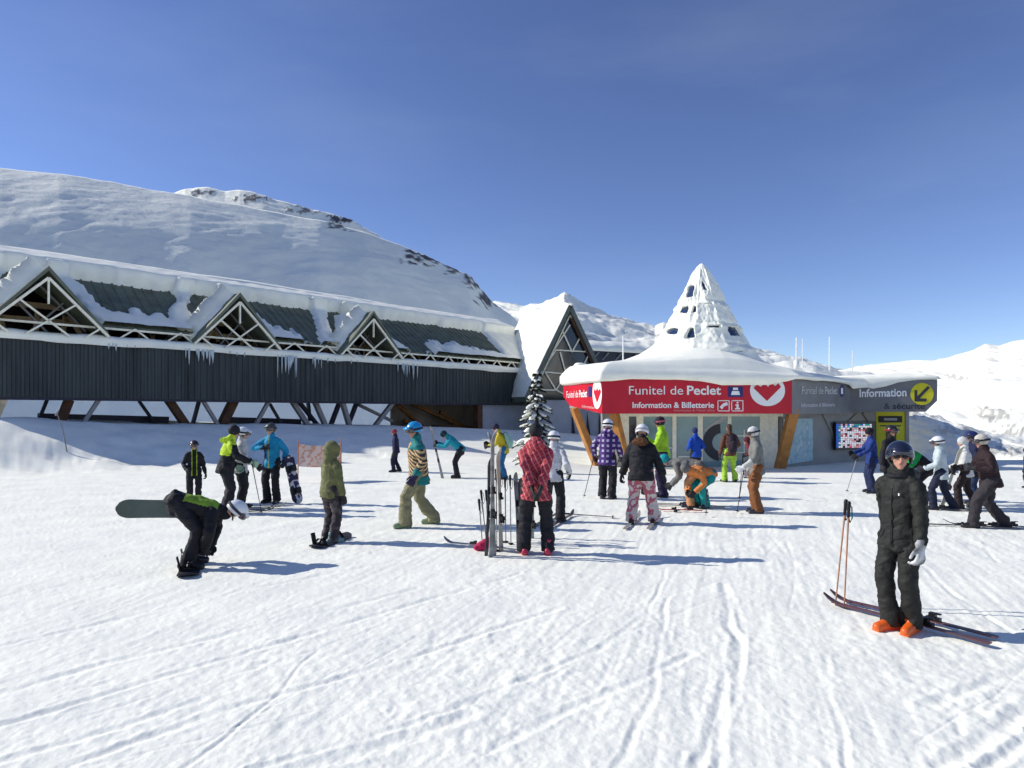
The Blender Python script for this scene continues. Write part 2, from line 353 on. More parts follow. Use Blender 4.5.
    for i, (P, wd, dp) in enumerate(tr): Z += groove(X, Y, P, wd, dp*.80, 60+i)
    # trampled snow round the feet of the crowd
    tramp = np.exp(-((Y-15)/5)**2)*.9
    Z += near*tramp*.013*fbm(X*3.5, Y*3.5, 0, 33, 3)
    return grid_obj('snow_ground', X, Y, Z, SNOWG)
build_ground()

def mountain(name, prof, ridge_noise=.012, surf=.03, rows=90, cols=420, rocks=(), curve=1.0, seed=1, base_rock=0, flat=.0, fscale=1.0, stri=0):
    """prof: (px, crest row, crest depth, foot row, foot depth)"""
    P = np.array(prof, float); px = np.linspace(P[0,0], P[-1,0], cols)
    yc = np.interp(px, P[:,0], P[:,1]); dc = np.interp(px, P[:,0], P[:,2]); yf = np.interp(px, P[:,0], P[:,3]); df = np.interp(px, P[:,0], P[:,4])
    t = np.concatenate([np.linspace(0, 1, rows), 1+np.linspace(0, .5, 14)[1:]]); T, PX = np.meshgrid(t, px, indexing='ij')
    zc = CH + (HY-yc)/F*dc; zf = CH + (HY-yf)/F*df
    D = df + (dc-df)*T; Tc = np.clip(T, 0, 1); cv = Tc**curve
    if flat: cv = cv*(1-flat) + flat*(1-(1-Tc)**3)
    Z = zf + (zc-zf)*cv; Z = np.where(T > 1, zc - (zc-zf)*(T-1)*1.2, Z)
    X = (PX-CX)/F*D
    sc = dc/300.*fscale
    n = fbm(X/(60*sc), D/(60*sc), 0, seed, 6); n2 = fbm(X/(11*sc), D/(11*sc), 0, seed+9, 4)
    Z += dc*surf*n*np.sin(np.pi*np.clip(Tc, 0, 1))**.7 + dc*ridge_noise*n2*(.35+.65*Tc)
    if stri:
        st = fbm(Tc*3+X/(200*sc), PX/7.0, 0, seed+20, 3); Z += dc*stri*st*np.sin(np.pi*Tc)
    wt = fbm((PX+(HY-yc[None,:])*0+T*160)/26., (T*90-PX*.12)/2.2, 0, seed+30, 4); Z += dc*.0016*wt*np.sin(np.pi*Tc)
    rock = np.zeros_like(Z); PYr = HY-(Z-CH)/D*F
    for (cx_, cy_, rx_, ry_, s_) in rocks:
        q = 1-((PX-cx_)/rx_)**2-((PYr-cy_)/ry_)**2
        rn = fbm(PX/3.1, PYr/2.0, 0, seed+40, 4)
        rock = np.maximum(rock, np.clip((np.clip(q, 0, 1)*1.0+rn*1.6-.66)*6, 0, 1)*s_*(q > 0))
    Z += rock*dc*.0012
    if base_rock: rock = np.maximum(rock, np.clip((fbm(X/(22*sc), D/(22*sc), 0, seed+70, 5)-base_rock)*8, 0, 1)*.55)
    return grid_obj(name, X, D, Z, SNOWF, rock)
mountain('left_mountain', [(-700,120,110,432,62),(-300,140,150,432,84),(-60,160,195,432,109),(0,168,205,432,115),(60,174,220,432,123),(110,182,235,432,132),(150,190,245,432,137),(190,196,255,432,143),(260,210,280,432,157),(320,220,310,432,174),(365,232,340,432,190),(400,244,370,432,207),(440,262,410,432,230),(470,275,450,432,252),(490,300,480,432,269),(512,315,500,432,280),(540,345,520,432,291)],
    rocks=[(420,259,26,11,1),(477,280,16,12,1),(487,300,14,10,1),(455,268,18,8,.9),(345,226,28,6,.9)], surf=.012, ridge_noise=.0022, curve=1.0, flat=.28, seed=2, fscale=1.3)
mountain('left_ridge', [(150,200,330,230,270),(172,194,335,230,270),(185,189,340,230,275),(205,189,345,232,280),(225,192,350,234,285),(240,190,352,236,290),(262,194,356,240,295),(290,202,365,245,300),(320,212,380,252,310),(350,220,395,262,330),(380,236,420,275,350)],
    rocks=[(200,193,14,5,.9),(250,199,20,5,.9),(300,210,24,5,.8),(340,219,24,6,1)], rows=40, cols=200, surf=.003, ridge_noise=.0045, seed=5)
mountain('far_peaks', [(380,300,1500,405,420),(440,302,1450,405,400),(480,300,1400,405,400),(500,302,1350,405,400),(520,306,1300,405,400),(545,302,1250,405,400),(555,297,1220,405,400),(564,293,1200,405,400),(575,298,1210,405,400),(590,306,1230,405,400),(610,315,1260,405,400),(640,322,1300,405,400),(655,326,1300,405,400),(663,322,1290,405,400),(675,325,1300,405,400),(700,333,1350,405,400),(740,345,1400,405,400),(770,352,1400,405,400),(800,358,1400,405,400),(825,366,1400,405,400),(860,378,1400,405,400),(920,390,1400,405,400)],
    surf=.022, ridge_noise=.006, seed=8, cols=500, rows=110, fscale=.6, base_rock=.5)
mountain('right_mountain', [(800,376,1100,440,300),(850,368,1000,445,280),(880,364,950,450,260),(905,361,900,455,240),(925,360,850,458,220),(950,357,800,460,200),(970,351,760,465,190),(985,344,730,468,180),(1000,346,700,468,170),(1015,341,680,470,165),(1040,338,650,470,160),(1200,300,560,475,140),(1600,240,420,480,120)],
    surf=.016, ridge_noise=.004, seed=12, cols=460, rows=110, rocks=[(955,378,14,6,.5),(985,372,14,5,.35),(992,415,24,10,.5),(1010,432,24,8,.5)], fscale=.6)
mountain('rocky_slope', [(850,398,150,470,62),(880,402,140,470,60),(910,409,130,470,58),(940,417,122,470,56),(970,428,115,470,52),(1000,441,108,470,50),(1030,449,100,470,48),(1100,458,90,472,46),(1400,462,80,474,44)],
    surf=.012, ridge_noise=.006, seed=16, cols=260, rows=70, rocks=[(925,414,40,6,.45),(1000,452,45,6,.5),(960,430,40,7,.4)], fscale=.35)
mountain('snow_hump', [(700,385,90,412,60),(740,372,90,412,60),(768,364,90,412,60),(790,361,90,412,60),(815,363,90,412,60),(840,371,92,412,60),(870,372,95,412,60),(900,385,95,412,60)], surf=.008, ridge_noise=.002, seed=19, cols=120, rows=40, fscale=.4)

# ------------------------------------------------------------------ the long station building
def frange(a, b, s):
    o = []
    while a < b - 1e-6: o.append(a); a += s
    return o
ZT, ZB, ZE, ZR = 5.13, 2.62, 5.95, 9.75
UL, UR_ = -2.0, 35.0
DORM = [1.57, 9.7, 17.9]
bld = thing('station_building', 'long dark green lift station with three lattice dormers under a snow-laden roof', 'building', tuple(bp(16, 3, 1.0)))
m = MB()   # corrugated band
x = UL; k = 0
while x < UR_-1.9:
    for a, b, wo in ((0, .10, 0), (.10, .14, 0), (.14, .27, .05), (.27, .30, .05)):
        w0 = wo; w1 = .05 if a == .10 else (0 if a == .27 else wo)
        w0 = {0:0, .10:0, .14:.05, .27:.05}[a]; w1 = {0:0, .10:.05, .14:.05, .27:0}[a]
        m.add([bp(x+a, w0, ZB), bp(x+b, w1, ZB), bp(x+b, w1, ZT), bp(x+a, w0, ZT)], [(0,1,2,3)])
    x += .30
m.build('band_cladding', DKG, bld)
m = MB()
for (u0, u1, w0, w1, z0, z1) in ((UL, UR_-2, .1, 3.2, ZB+.05, ZB+.3), (UL, UR_-2, .06, .14, ZB-.12, ZT-.02), (UL, UR_-2, .14, 1.0, ZT-.2, ZT-.05)):
    m.hexa([bp(u0,w0,z0), bp(u1,w0,z0), bp(u1,w1,z0), bp(u0,w1,z0), bp(u0,w0,z1), bp(u1,w0,z1), bp(u1,w1,z1), bp(u0,w1,z1)])
m.build('floor_deck', NAVYS, bld)
# interior behind the lattice
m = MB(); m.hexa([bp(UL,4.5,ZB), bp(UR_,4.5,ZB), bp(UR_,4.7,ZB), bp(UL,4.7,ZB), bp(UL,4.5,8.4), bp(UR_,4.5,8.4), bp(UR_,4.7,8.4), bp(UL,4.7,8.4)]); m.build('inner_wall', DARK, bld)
m = MB(); rr = random.Random(3)
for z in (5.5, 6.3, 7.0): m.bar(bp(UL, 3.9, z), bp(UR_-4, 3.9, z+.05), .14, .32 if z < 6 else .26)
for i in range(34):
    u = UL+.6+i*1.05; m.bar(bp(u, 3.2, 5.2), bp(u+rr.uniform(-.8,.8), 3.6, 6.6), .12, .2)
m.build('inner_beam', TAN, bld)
m = MB()
for i in range(22):
    m = MB(); u = UL+.9+i*1.6; m.box(bp(u, 2.6, 5.35), (rr.uniform(.4, .9), .5, rr.uniform(.5, 1.0)), .82); m.build('inner_equipment', BROWN, bld)
# roof (front and back slope) as ribbed sheet
def roofp(u, v, off=0):   # v 0 eave .. 1 ridge
    return bp(u, .5 + 5.5*v - off*.57, ZE + (ZR-ZE)*v + off*.82)
def under_dormer(u, z, f=1.0): return any(abs(u-d_) < f*2.0*(8.0-z)/(8.0-5.85) for d_ in DORM)
m = MB()
x = UL
while x < UR_:
    for a, b, o0, o1 in ((0,.34,0,0),(.34,.37,0,.05),(.37,.42,.05,.05),(.42,.45,.05,0)):
        for vi in range(24):
            v0, v1 = vi/24, (vi+1)/24
            if under_dormer(x+.2, ZE+(ZR-ZE)*(v0+v1)/2): continue
            m.add([roofp(x+a,v0,o0), roofp(x+b,v0,o1), roofp(x+b,v1,o1), roofp(x+a,v1,o0)], [(0,1,2,3)])
            if a == 0: m.add([roofp(x,v0,-.12), roofp(x+.45,v0,-.12), roofp(x+.45,v1,-.12), roofp(x,v1,-.12)], [(0,1,2,3)])
    x += .45
xx = UL
while xx < UR_:
    if not under_dormer(xx+.25, 5.9): m.add([bp(xx,.49,ZE-.14), bp(xx+.5,.49,ZE-.14), bp(xx+.5,.49,ZE+.01), bp(xx,.49,ZE+.01)], [(0,1,2,3)])
    xx += .5
m.add([bp(UL,6,ZR), bp(UR_,6,ZR), bp(UR_,12,4.5), bp(UL,12,4.5)], [(0,1,2,3)])
m.add([bp(UL-.01,.5,ZE), bp(UL-.01,6,ZR), bp(UL-.01,12,4.5), bp(UL-.01,12,0.8), bp(UL-.01,4.4,.8), bp(UL-.01,4.4,ZB)], [(0,1,2,3,4,5)])
m.build('roof', ROOFG, bld)
# snow on the roof
def snowsheet(name, parent, fn, us, vs, mask, thick, seed=0, mt=SNOW):
    U_, V_ = np.meshgrid(us, vs, indexing='ij'); M_ = mask(U_, V_); th = (thick+.62*np.clip((1-V_)/.34, 0, 1)*sstep(.61, .69, V_))*np.sqrt(np.clip(M_*5, 0, 1))
    th = th + (M_ > 0)*.05*fbm(U_*1.6, V_*9, 0, seed, 3)
    n, k = U_.shape; mb = MB(); vs_ = []
    for i in range(n):
        for j in range(k): vs_.append(fn(U_[i,j], V_[i,j], float(max(th[i,j], -.05)) if M_[i,j] > 0 else -.06))
    fs = []
    for i in range(n-1):
        for j in range(k-1):
            if max(M_[i,j], M_[i+1,j], M_[i,j+1], M_[i+1,j+1]) > 0: fs.append((i*k+j, (i+1)*k+j, (i+1)*k+j+1, i*k+j+1))
    mb.add(vs_, fs); return mb.build(name, mt, parent, smooth=True)
def rmask(u, v):
    n = fbm(u*.5, v*2.0, 0, 41, 4); nf = fbm(u*2.2, v*2.5, 0, 43, 3)
    cap = (v - (.68+.04*n+.02*nf))*3
    val = -1+0*u
    for ud, k_ in zip(DORM, (1.25, 1, 1)):
        du = np.abs(u-ud); # snow streams beside every dormer
        band = 1-np.abs(du-(2.6-2.1*v))/(.62+.35*n+.3*nf); val = np.maximum(val, band*1.2*(v < .75)*(du > .2)-.1)
    lowp = (.15+.14*n+.22*nf) - v; lowp = lowp*2.5 - 3*np.clip(np.abs(u-14.2)-.6, 0, .6)*(u > 12.6)*(u < 15.8)*0
    lowp = np.where((u > 4) & (u < 7.6), lowp*.9+.1, lowp); lowp = np.where((u > 11.2) & (u < 13.2), lowp+.25, lowp)
    lowp = np.where((u > 13.6) & (u < 15.5), lowp-.5, lowp); lowp = np.where((u > 20.3) & (u < 23.5), lowp-.7, lowp); lowp = np.where((u > 24) & (u < 31), lowp+.12, lowp)
    end = (u-31.0+nf*.8)*.8 - np.clip(np.abs(v-.52)-.02, 0, 1)*0
    out = np.maximum.reduce([cap, val*np.where(v < .72, 1, .0)-.0, lowp, end])
    zz = ZE+(ZR-ZE)*v
    for d_ in DORM: out = np.where(np.abs(u-d_) < 2.0*(8.1-zz)/(8.0-5.85), -1, out)
    return out
snowsheet('roof_snow', bld, lambda u, v, t: roofp(u, v, t), np.arange(UL-.1, UR_+.01, .14), np.linspace(-.02, 1.0, 60), rmask, .30, 4)
m = MB()    # rounded snow along the ridge and down the back
us = np.arange(UL-.15, UR_+.4, .5)
V0 = []
for i, u in enumerate(us):
    n1 = float(fbm(u*.3, 2, 0, 6, 3))*.10
    for (w_, z_) in ((5.2, ZR-.50), (5.55, ZR+.12+n1), (6.1, ZR+.34+n1), (6.8, ZR+.12+n1), (12, 4.9)): V0.append(bp(u, w_, z_))
fs = [(i*5+j, (i+1)*5+j, (i+1)*5+j+1, i*5+j+1) for i in range(len(us)-1) for j in range(4)]
m.add(V0, fs); m.build('ridge_snow', SNOW, bld, smooth=True)
# dormers
for di, ud in enumerate(DORM):
    hw, zp, zl = 2.15, 8.15, 5.85
    f = MB()
    for sgn in (-1, 1):
        a0 = bp(ud, -.35, zp); a1 = bp(ud+sgn*hw*1.02, -.35, zl-.28); b0 = bp(ud, 4.2, zp); b1 = bp(ud+sgn*hw*1.02, .3, zl-.28)
        dn = Vector((0,0,-.2)); f.prism([a0, a1, bp(ud+sgn*hw*1.02, 1.0, zl-.28), b0], dn)
    o = f.build('dormer_roof', ROOFG, bld)
    def dsnow(a_, w_, t_, ud=ud, hw=hw, zp=zp, zl=zl): return bp(ud-a_*hw*1.02, w_, zp-(zp-zl+.28)*a_) + (UH*-.72+Vector((0,0,.69)))*t_
    snowsheet('dormer_snow', bld, dsnow, np.linspace(0, 1.0, 26), np.linspace(-.05, 4.0, 34), lambda a_, w_: (w_-.32-.25*fbm(a_*5+di, w_*2, 0, 90+di, 3))*np.where(w_ > .25+3.9*(1-a_)*0, 1, 1)*.5, .20, 91+di)
    l = MB(); wz = -.30
    def dp(s_, z_): return bp(ud+s_, wz, z_)
    zi = zp-.5; hi_ = hw*.9; zb = ZT+.12; half = hi_*(zi-zb)/(zi-5.65)
    for sg in (-1, 1):
        l.bar(dp(0, zi), dp(sg*hi_*1.15, zi-(zi-5.65)*1.15), .10, .12, ref=WH)
        l.bar(dp(-sg*hi_*.52, zi-(zi-5.65)*.5), dp(sg*.75, zb), .07, .1, ref=WH)
        l.bar(dp(sg*hi_*.98, zi-(zi-5.65)*.98), dp(sg*(hi_*.98-.55), zb), .07, .1, ref=WH)
    l.bar(dp(0, zi), dp(0, 6.55), .07, .1, ref=WH)
    l.build('dormer_lattice', CREAM, bld)
    b2 = MB()
    for sg in (-1, 1): b2.bar(bp(ud, 1.6, zp-.5), bp(ud+sg*1.8, 1.6, 5.7), .09, .12, ref=WH); b2.bar(bp(ud+sg*.9, 1.5, 6.9), bp(ud-sg*.6, 1.5, 5.2), .08, .1, ref=WH)
    b2.build('dormer_inner_truss', STEEL, bld)
# zig-zag lattice between band and eave
def in_dorm(u): return any(abs(u-d) < 2.0 for d in DORM)
l = MB(); u = UL
while u < UR_-2.2:
    st = 1.0 if u < 21 else .8
    if not in_dorm(u+.5):
        l.bar(bp(u, .2, ZT-.02), bp(u+st, .2, ZE-.1), .07, .08, ref=WH); l.bar(bp(u+st, .21, ZE-.1), bp(u+2*st, .21, ZT-.02), .07, .08, ref=WH)
    u += 2*st
l.bar(bp(UL, .28, ZE-.16), bp(UR_-2, .28, ZE-.16), .09, .1, ref=WH); l.build('eave_lattice', CREAM, bld)
# snow along the ledge on top of the band
m = MB(); us = np.arange(UL, UR_-1.85, .22); V0 = []
for u in us:
    n1 = float(fbm(u*.9, 5, 0, 7, 3))*.07; g = .02 + .10*max(0, float(fbm(u*.45, 9, 0, 8, 2)))
    for (w_, z_) in ((-.10, ZT-.10-g), (-.20, ZT+.06), (-.12, ZT+.24+n1), (.2, ZT+.32+n1), (.8, ZT+.2+n1)): V0.append(bp(u, w_, z_))
m.add(V0, [(i*5+j, (i+1)*5+j, (i+1)*5+j+1, i*5+j+1) for i in range(len(us)-1) for j in range(4)]); m.build('ledge_snow', SNOW, bld, smooth=True)
m = MB(); rr = random.Random(8)
for px, n_, L in ((108, 6, .5), (201, 13, .9), (288, 17, 1.3), (318, 6, .7), (405, 11, 1.1), (250, 4, .3), (345, 4, .3)):
    c = on_w(px, 360, 0); u0 = (c-B0).dot(UH)
    for i in range(n_):
        u = u0+rr.gauss(0, .42); ln = L*rr.uniform(.3, 1); r0 = rr.uniform(.03, .07)
        m = MB(); m.limb([bp(u, -.12, ZT-.02), bp(u, -.12, ZT-ln*.6), bp(u, -.12, ZT-ln)], [r0, r0*.7, .006], seg=5, cap=False); m.build('icicle', ICE, bld, smooth=True)
# legs under the band (taken from the photograph's V-struts)
STR = [((4,398),(-6,419),.3,.3,TAN),((47,400),(38,419),2.6,.16,NAVYS),((69,400),(60,420),1.2,.42,BROWN),((100,398),(82,422),.4,.2,STEEL),((139,401),(154,419),2.6,.16,NAVYS),
 ((168,399),(187,424),1.0,.42,BROWN),((199,401),(192,424),2.2,.2,NAVYS),((202,399),(221,427),.4,.2,STEEL),((234,400),(220,426),1.2,.5,BROWN),((270,399),(252,428),.4,.22,STEEL),((270,404),(281,420),1.5,.16,NAVYS),
 ((292,401),(309,424),.8,.3,STEEL),((299,402),(319,424),1.6,.24,NAVYS),((308,402),(310,418),2.4,.2,NAVYS),((315,402),(326,424),.9,.3,STEEL),((340,401),(330,424),1.2,.26,NAVYS),((342,401),(350,425),.5,.3,STEEL),
 ((357,402),(348,422),1.8,.26,NAVYS),((359,405),(392,418),2.0,.22,STEEL),((394,401),(371,428),.4,.28,STEEL)]
for (a, b, w_, th, mt_) in STR:
    q = MB(); A = on_w(a[0], a[1], w_); Bq = on_w(b[0], b[1]+3, w_); A.z = min(A.z, ZB+.25); q.bar(A, Bq, th*.8, th, ref=WH); q.build('strut', mt_, bld)
for a, b in (((38,417),(168,420)),((228,420),(300,422))):
    q = MB(); q.bar(on_w(*a, 3.2), on_w(*b, 3.2), .3, .35); q.build('ground_beam', NAVYS, bld)
# garage-like recess and white wall at the right end
def wall(u0, u1, w_, z0, z1, mt_, nm, t=.2):
    q = MB(); q.hexa([bp(u0,w_,z0), bp(u1,w_,z0), bp(u1,w_+t,z0), bp(u0,w_+t,z0), bp(u0,w_,z1), bp(u1,w_,z1), bp(u1,w_+t,z1), bp(u0,w_+t,z1)]); return q.build(nm, mt_, bld)
uu = lambda px, w_: (on_w(px, 420, w_)-B0).dot(UH)
wall(uu(392,3), uu(480,3), 3, 0, ZB+.2, mat('recess_wall', (.30,.24,.18), .8, .2, 1), 'recess_wall')
wall(uu(481,.5), 32.8, .35, -.3, ZB+.05, CONC, 'end_wall'); wall(uu(478,.5)-.2, uu(481,.5)-.02, .3, -.3, ZB+.05, BROWN, 'recess_post', .5)
q = MB()
for a, b, th in (((398,405),(432,436),.35),((412,404),(470,430),.28),((440,412),(478,436),.22),((404,420),(440,440),.35),((452,425),(478,428),.3)): q.bar(on_w(*a, 2.2), on_w(*b, 2.2), .2, th, ref=WH)
q.build('recess_brace', mat('rusty_beam', (.25,.10,.02), .7, .3, 3), bld)
q = MB(); q.box(on_w(443, 434, 1.8), (1.6, .8, 1.3), .82); q.box(on_w(468, 435, 1.8), (1.2, .8, 1.0), .82); q.build('recess_crate', BROWN, bld, bevel=.04)

# end gable hall
GD = 46.0
hall = thing('entrance_hall', 'steep triangular hall gable with white lattice rising behind the snowy fir', 'building', (4.2, GD, 0))
gn = Vector((.12, -1, 0)).normalized(); ga = Vector((0, GD, 0)); gr = Vector((1, .12, 0)).normalized()
def gl(px, py, off=0): return on_plane(px, py, Vector((4.2, GD, 0)) - gn*off, gn)
PK = gl(570, 305); PL = gl(526, 397); PR = gl(612, 397)
back = Vector((-.35, 1, 0)).normalized()*10
m = MB()
for P_ in (PL, PR):
    q = [PK, P_, P_+back, PK+back]; m.prism(q, Vector((0,0,-.35)))
m.build('roof', ROOFG, hall)
def gpt(a, P_, off): return PK.lerp(P_, a)+gn*off
sm = MB()
rows = []
for i in range(31):
    v = i/30; row = []
    for j in range(41):
        a = j/40; p = PK.lerp(PL, a) + back*v; edge = min(1, (1-a)*6+.2)*min(1, v*12+.25)
        t = .38*edge + .10*float(fbm(v*5, a*5, 0, 71, 3)); row.append(p + Vector((-.5, -.1, .8)).normalized()*(max(t, .03)))
    rows.append(row)
sm.add([p for r_ in rows for p in r_], [(i*41+j, (i+1)*41+j, (i+1)*41+j+1, i*41+j+1) for i in range(30) for j in range(40)])
rows = []
for i in range(12):
    v = i/11
    for j in range(14):
        a = j/13; p = PK.lerp(PR, a) + back*v; rows.append(p+Vector((.4,0,.8)).normalized()*(.12+.1*float(fbm(v*5, a*5+9, 0, 71, 3))))
sm.add(rows, [(i*14+j, i*14+j+1, (i+1)*14+j+1, (i+1)*14+j) for i in range(11) for j in range(13)])
sm.build('roof_snow', SNOW, hall, smooth=True)
m = MB()
for P_ in (PL, PR): m.bar(gpt(0, P_, .1)+Vector((0,0,-.1)), gpt(1, P_, .1)+Vector((0,0,-.1)), .28, .2, ref=gn)
m.build('gable_rake', mat('grey_green_rake', (.12,.14,.13), .5, .1), hall)
m = MB(); m.add([gl(570,311,.5), gl(531,400,.5), gl(608,400,.5)], [(0,1,2)]); m.build('gable_glazing', GLASSD, hall)
m = MB()
for a, b in (((570,315),(535,390)),((570,315),(600,380)),((554,350),(590,352)),((554,350),(570,325)),((572,352),(562,330)),((572,352),(582,334)),((556,350),(548,362)),((590,352),(580,372)),((545,372),(566,374)),((545,372),(556,390)),((566,374),(556,390)),((566,374),(560,352)),((566,374),(580,372)),((556,390),(575,400)),((537,390),(556,390))):
    m.bar(gl(*a, .3), gl(*b, .3), .09, .12, ref=gn)
m.build('gable_lattice', CREAM, hall)
m = MB(); m.bar(gl(572,318,.15), gl(604,385,.15), .3, .16, ref=gn); m.build('gable_timber', BROWN, hall)
m = MB(); m.prism([gl(531,400,.6), gl(640,400,.6), gl(640,470,.6), gl(531,470,.6)], -gn*.3); m.build('lower_wall', CONC, hall)
m = MB()
for px in (575, 590, 602): m.prism([gl(px-3,412,.56), gl(px+4,460,.56), gl(px-4,460,.56)], gn*.04)
m.build('wall_slit', NAVYS, hall)
m = MB(); m.limb([gl(580,372,-1.2), gl(590,380,-1.2), gl(598,392,-1.2)], [.7, 1.3, 1.5], seg=16); me = remeshed(m, .2, 'snow_pile', SNOW, 4, .12, 1); 
me.transform(Matrix.Translation(-hall.location)); link('drift_snow', me, hall)

# low hall farther behind
fb = thing('rear_station_hall', 'low dark hall with a flat snow-covered roof behind the gable', 'building', tuple(U(622, 412, 62)))
m = MB(); A, Bq = U(585, 358, 62), U(648, 361, 66)
m.hexa([A+Vector((0,0,-3.4)), Bq+Vector((0,0,-3.4)), Bq+Vector((0,9,-3.4)), A+Vector((0,9,-3.4)), A+Vector((0,0,.8)), Bq+Vector((0,0,.8)), Bq+Vector((0,9,.8)), A+Vector((0,9,.8))]); m.build('wall', NAVYS, fb)
for t in (.15, .3, .5, .75, .9):
    m = MB(); p = A.lerp(Bq, t)+Vector((0,-.08,0)); m.bar(p+Vector((-.4,0,-.3)), p+Vector((.4,0,.6)), .1, .1); m.build('brace', STEEL, fb)
m = MB(); rows = []
for i in range(22):
    p = A.lerp(Bq, i/21); n1 = .12*float(fbm(i*.3, 1, 0, 5, 2))
    for (dy, dz) in ((-.35,.72),(-.5,1.0+n1),(-.1,1.35+n1),(2,2.0+n1),(5,2.3+n1),(9,2.2)): rows.append(p+Vector((0,dy,dz)))
m.add(rows, [(i*6+j, (i+1)*6+j, (i+1)*6+j+1, i*6+j+1) for i in range(21) for j in range(5)]); m.build('roof_snow', SNOW, fb, smooth=True)

# ------------------------------------------------------------------ the kiosk
KZ = -.55
A = Vector((3.8, 27, 0)); B = Vector((11.81, 27, 0)); C = Vector((17.0, 32, 0)); D_ = Vector((20.6, 31.0, 0)); L0 = Vector((2.45, 30.6, 0)); L1 = Vector((3.6, 35, 0)); E = Vector((20.5, 38, 0)); E2 = Vector((12, 37, 0))
ZF0, ZF1 = 1.93, 3.42
kio = thing('ticket_kiosk', 'red and grey ticket kiosk with a snow-plastered glass cone on its roof', 'kiosk', (9, 29, KZ))
def face_box(a, b, z0, z1, t, mt_, nm, par=None, inset=0, **k):
    a = Vector(a); b = Vector(b); r = (b-a).normalized(); n = Vector((r.y, -r.x, 0))
    p0 = a - n*inset; p1 = b - n*inset; bk = -n*t; z = Vector((0,0,1)); q = MB()
    q.hexa([p0+z*z0, p1+z*z0, p1+bk+z*z0, p0+bk+z*z0, p0+z*z1, p1+z*z1, p1+bk+z*z1, p0+bk+z*z1]); return q.build(nm, mt_, par or kio, **k)
sign_f = face_box(A, B, ZF0, ZF1, .25, RED, 'front_sign'); sign_f['label'] = 'red front sign with white lettering and arrow disc'
# left facet: bottom edge climbs
rL = (A-L0).normalized(); q = MB(); nL = Vector((rL.y, -rL.x, 0)); a0 = A+Vector((-.004,.0,0))
q.prism([A+Vector((0,.02,ZF0)), A+Vector((0,.02,ZF1)), L0+Vector((0,0,ZF1)), L0+Vector((0,0,2.75)), L0.lerp(A,.18)+Vector((0,0,2.3))], -nL*.25); sign_l = q.build('side_sign', RED, kio)
sign_r = face_box(B+Vector((.005,.005,0)), C, ZF0-.02, ZF1, .25, GREYS, 'grey_sign')
# info sign with cut corner
rI = (D_-C).normalized(); nI = Vector((rI.y, -rI.x, 0)); q = MB()
q.prism([C+Vector((0,0,ZF0+.08)), D_-rI*.50+Vector((0,0,ZF0+.08)), D_+Vector((0,0,2.55)), D_+Vector((0,0,ZF1+.16)), C+Vector((0,0,ZF1+.16))], -nI*1.2); sign_i = q.build('information_sign', GREYS, kio)
# soffit/roof slab
q = MB(); ring = [A, B, C, D_, E, E2, L1, L0]; cen = Vector((9, 31, 0)); ins = [A+Vector((.1,.2,0)), B+Vector((-.1,.2,0)), C+Vector((-.15,.35,0)), D_+Vector((-.15,.45,0)), E, E2, L1, L0+Vector((.3,0,0))]
q.prism([p+Vector((0,0,ZF0+.25)) for p in ins], Vector((0,0,ZF1-ZF0-.3))); q.build('roof_slab', GREYP, kio)
# walls
W1a = Vector((12.2, 28.9, 0)); W1b = Vector((19.25, 33.85, 0)); W2b = Vector((20.85, 33.6, 0))
DWy = 28.9
for a, b in ((W1a, W1b), ):
    face_box(a, b, KZ, ZF0+.25, .2, GREYP, 'wall')
face_box(W1b+Vector((.01,0,0)), W2b, KZ, ZF0+.3, .25, YEL, 'yellow_wall'); face_box(Vector((W2b.x, W2b.y, 0)), Vector((20.4, 37.5, 0)), KZ, ZF0+.3, .2, GREYP, 'wall')
face_box(Vector((5.0,36,0)), Vector((4.6,DWy+.1,0)), KZ, ZF0+.25, .2, GREYP, 'wall'); 
face_box(Vector((20.0,37.5,0)), Vector((5.0,36,0)), KZ, ZF0+.25, .2, GREYP, 'wall')
PXW = lambda px: Vector(((px-CX)/F*DWy, DWy, 0))
# entrance wall: cream posts, lintel, glazed bays
q = MB()
def bay(px0, px1, z0, z1, y=DWy, t=.14): a = PXW(px0).x; b = PXW(px1).x; q.box(((a+b)/2, y+t/2, (z0+z1)/2), (b-a, t, z1-z0))
for a, b in ((612, 629), (636.5, 643.5), (672.5, 676.5), (698, 703), (728, 731.5), (760, 778)): bay(a, b, KZ, 1.80)
bay(612, 783, 1.80, ZF0+.3, DWy-.02)
q.build('entrance_frame', CREAM, kio, bevel=.012)
gp_ = [(629,636.5,GLASSD),(643.5,672.5,GLASS),(676.5,698,GLASS),(703,728,GLASS),(731.5,760,GLASS)]
for i, (a, b, mt_) in enumerate(gp_):
    q = MB(); bay(a, b, KZ+.02, 1.80, DWy+.07, .03); q.build('door_pane' if i in (2, 3) else 'window_pane', mt_, kio)
for ar in ((678.5, 698, KZ+.5, KZ+.56, DWy+.04, .03), (645, 672, KZ+.9, KZ+.95, DWy+.04, .03), (733, 758, .9, .94, DWy+.04, .03), (733, 758, .15, .19, DWy+.04, .03), (744, 745, KZ, 1.2, DWy+.035, .03)):
    q = MB(); bay(*ar); q.build('glazing_bar', CREAM, kio)
def ringp(c, r0, r1, a0, a1, n, nrm=Vector((0,-1,0)), rt=Vector((1,0,0)), th=.01):
    q = MB(); up = Vector((0,0,1)); P = []
    for i in range(n+1):
        a = a0+(a1-a0)*i/n
        for rr_ in (r0, r1): P.append(c + rt*math.cos(a)*rr_ + up*math.sin(a)*rr_)
    q.add(P, [(2*i, 2*i+1, 2*i+3, 2*i+2) for i in range(n)]); return q
cc = Vector((PXW(722).x, DWy+.055, .62)); q = ringp(cc, .42, .85, R(95), R(262), 24); q.build('door_graphic', DKTXT, kio)
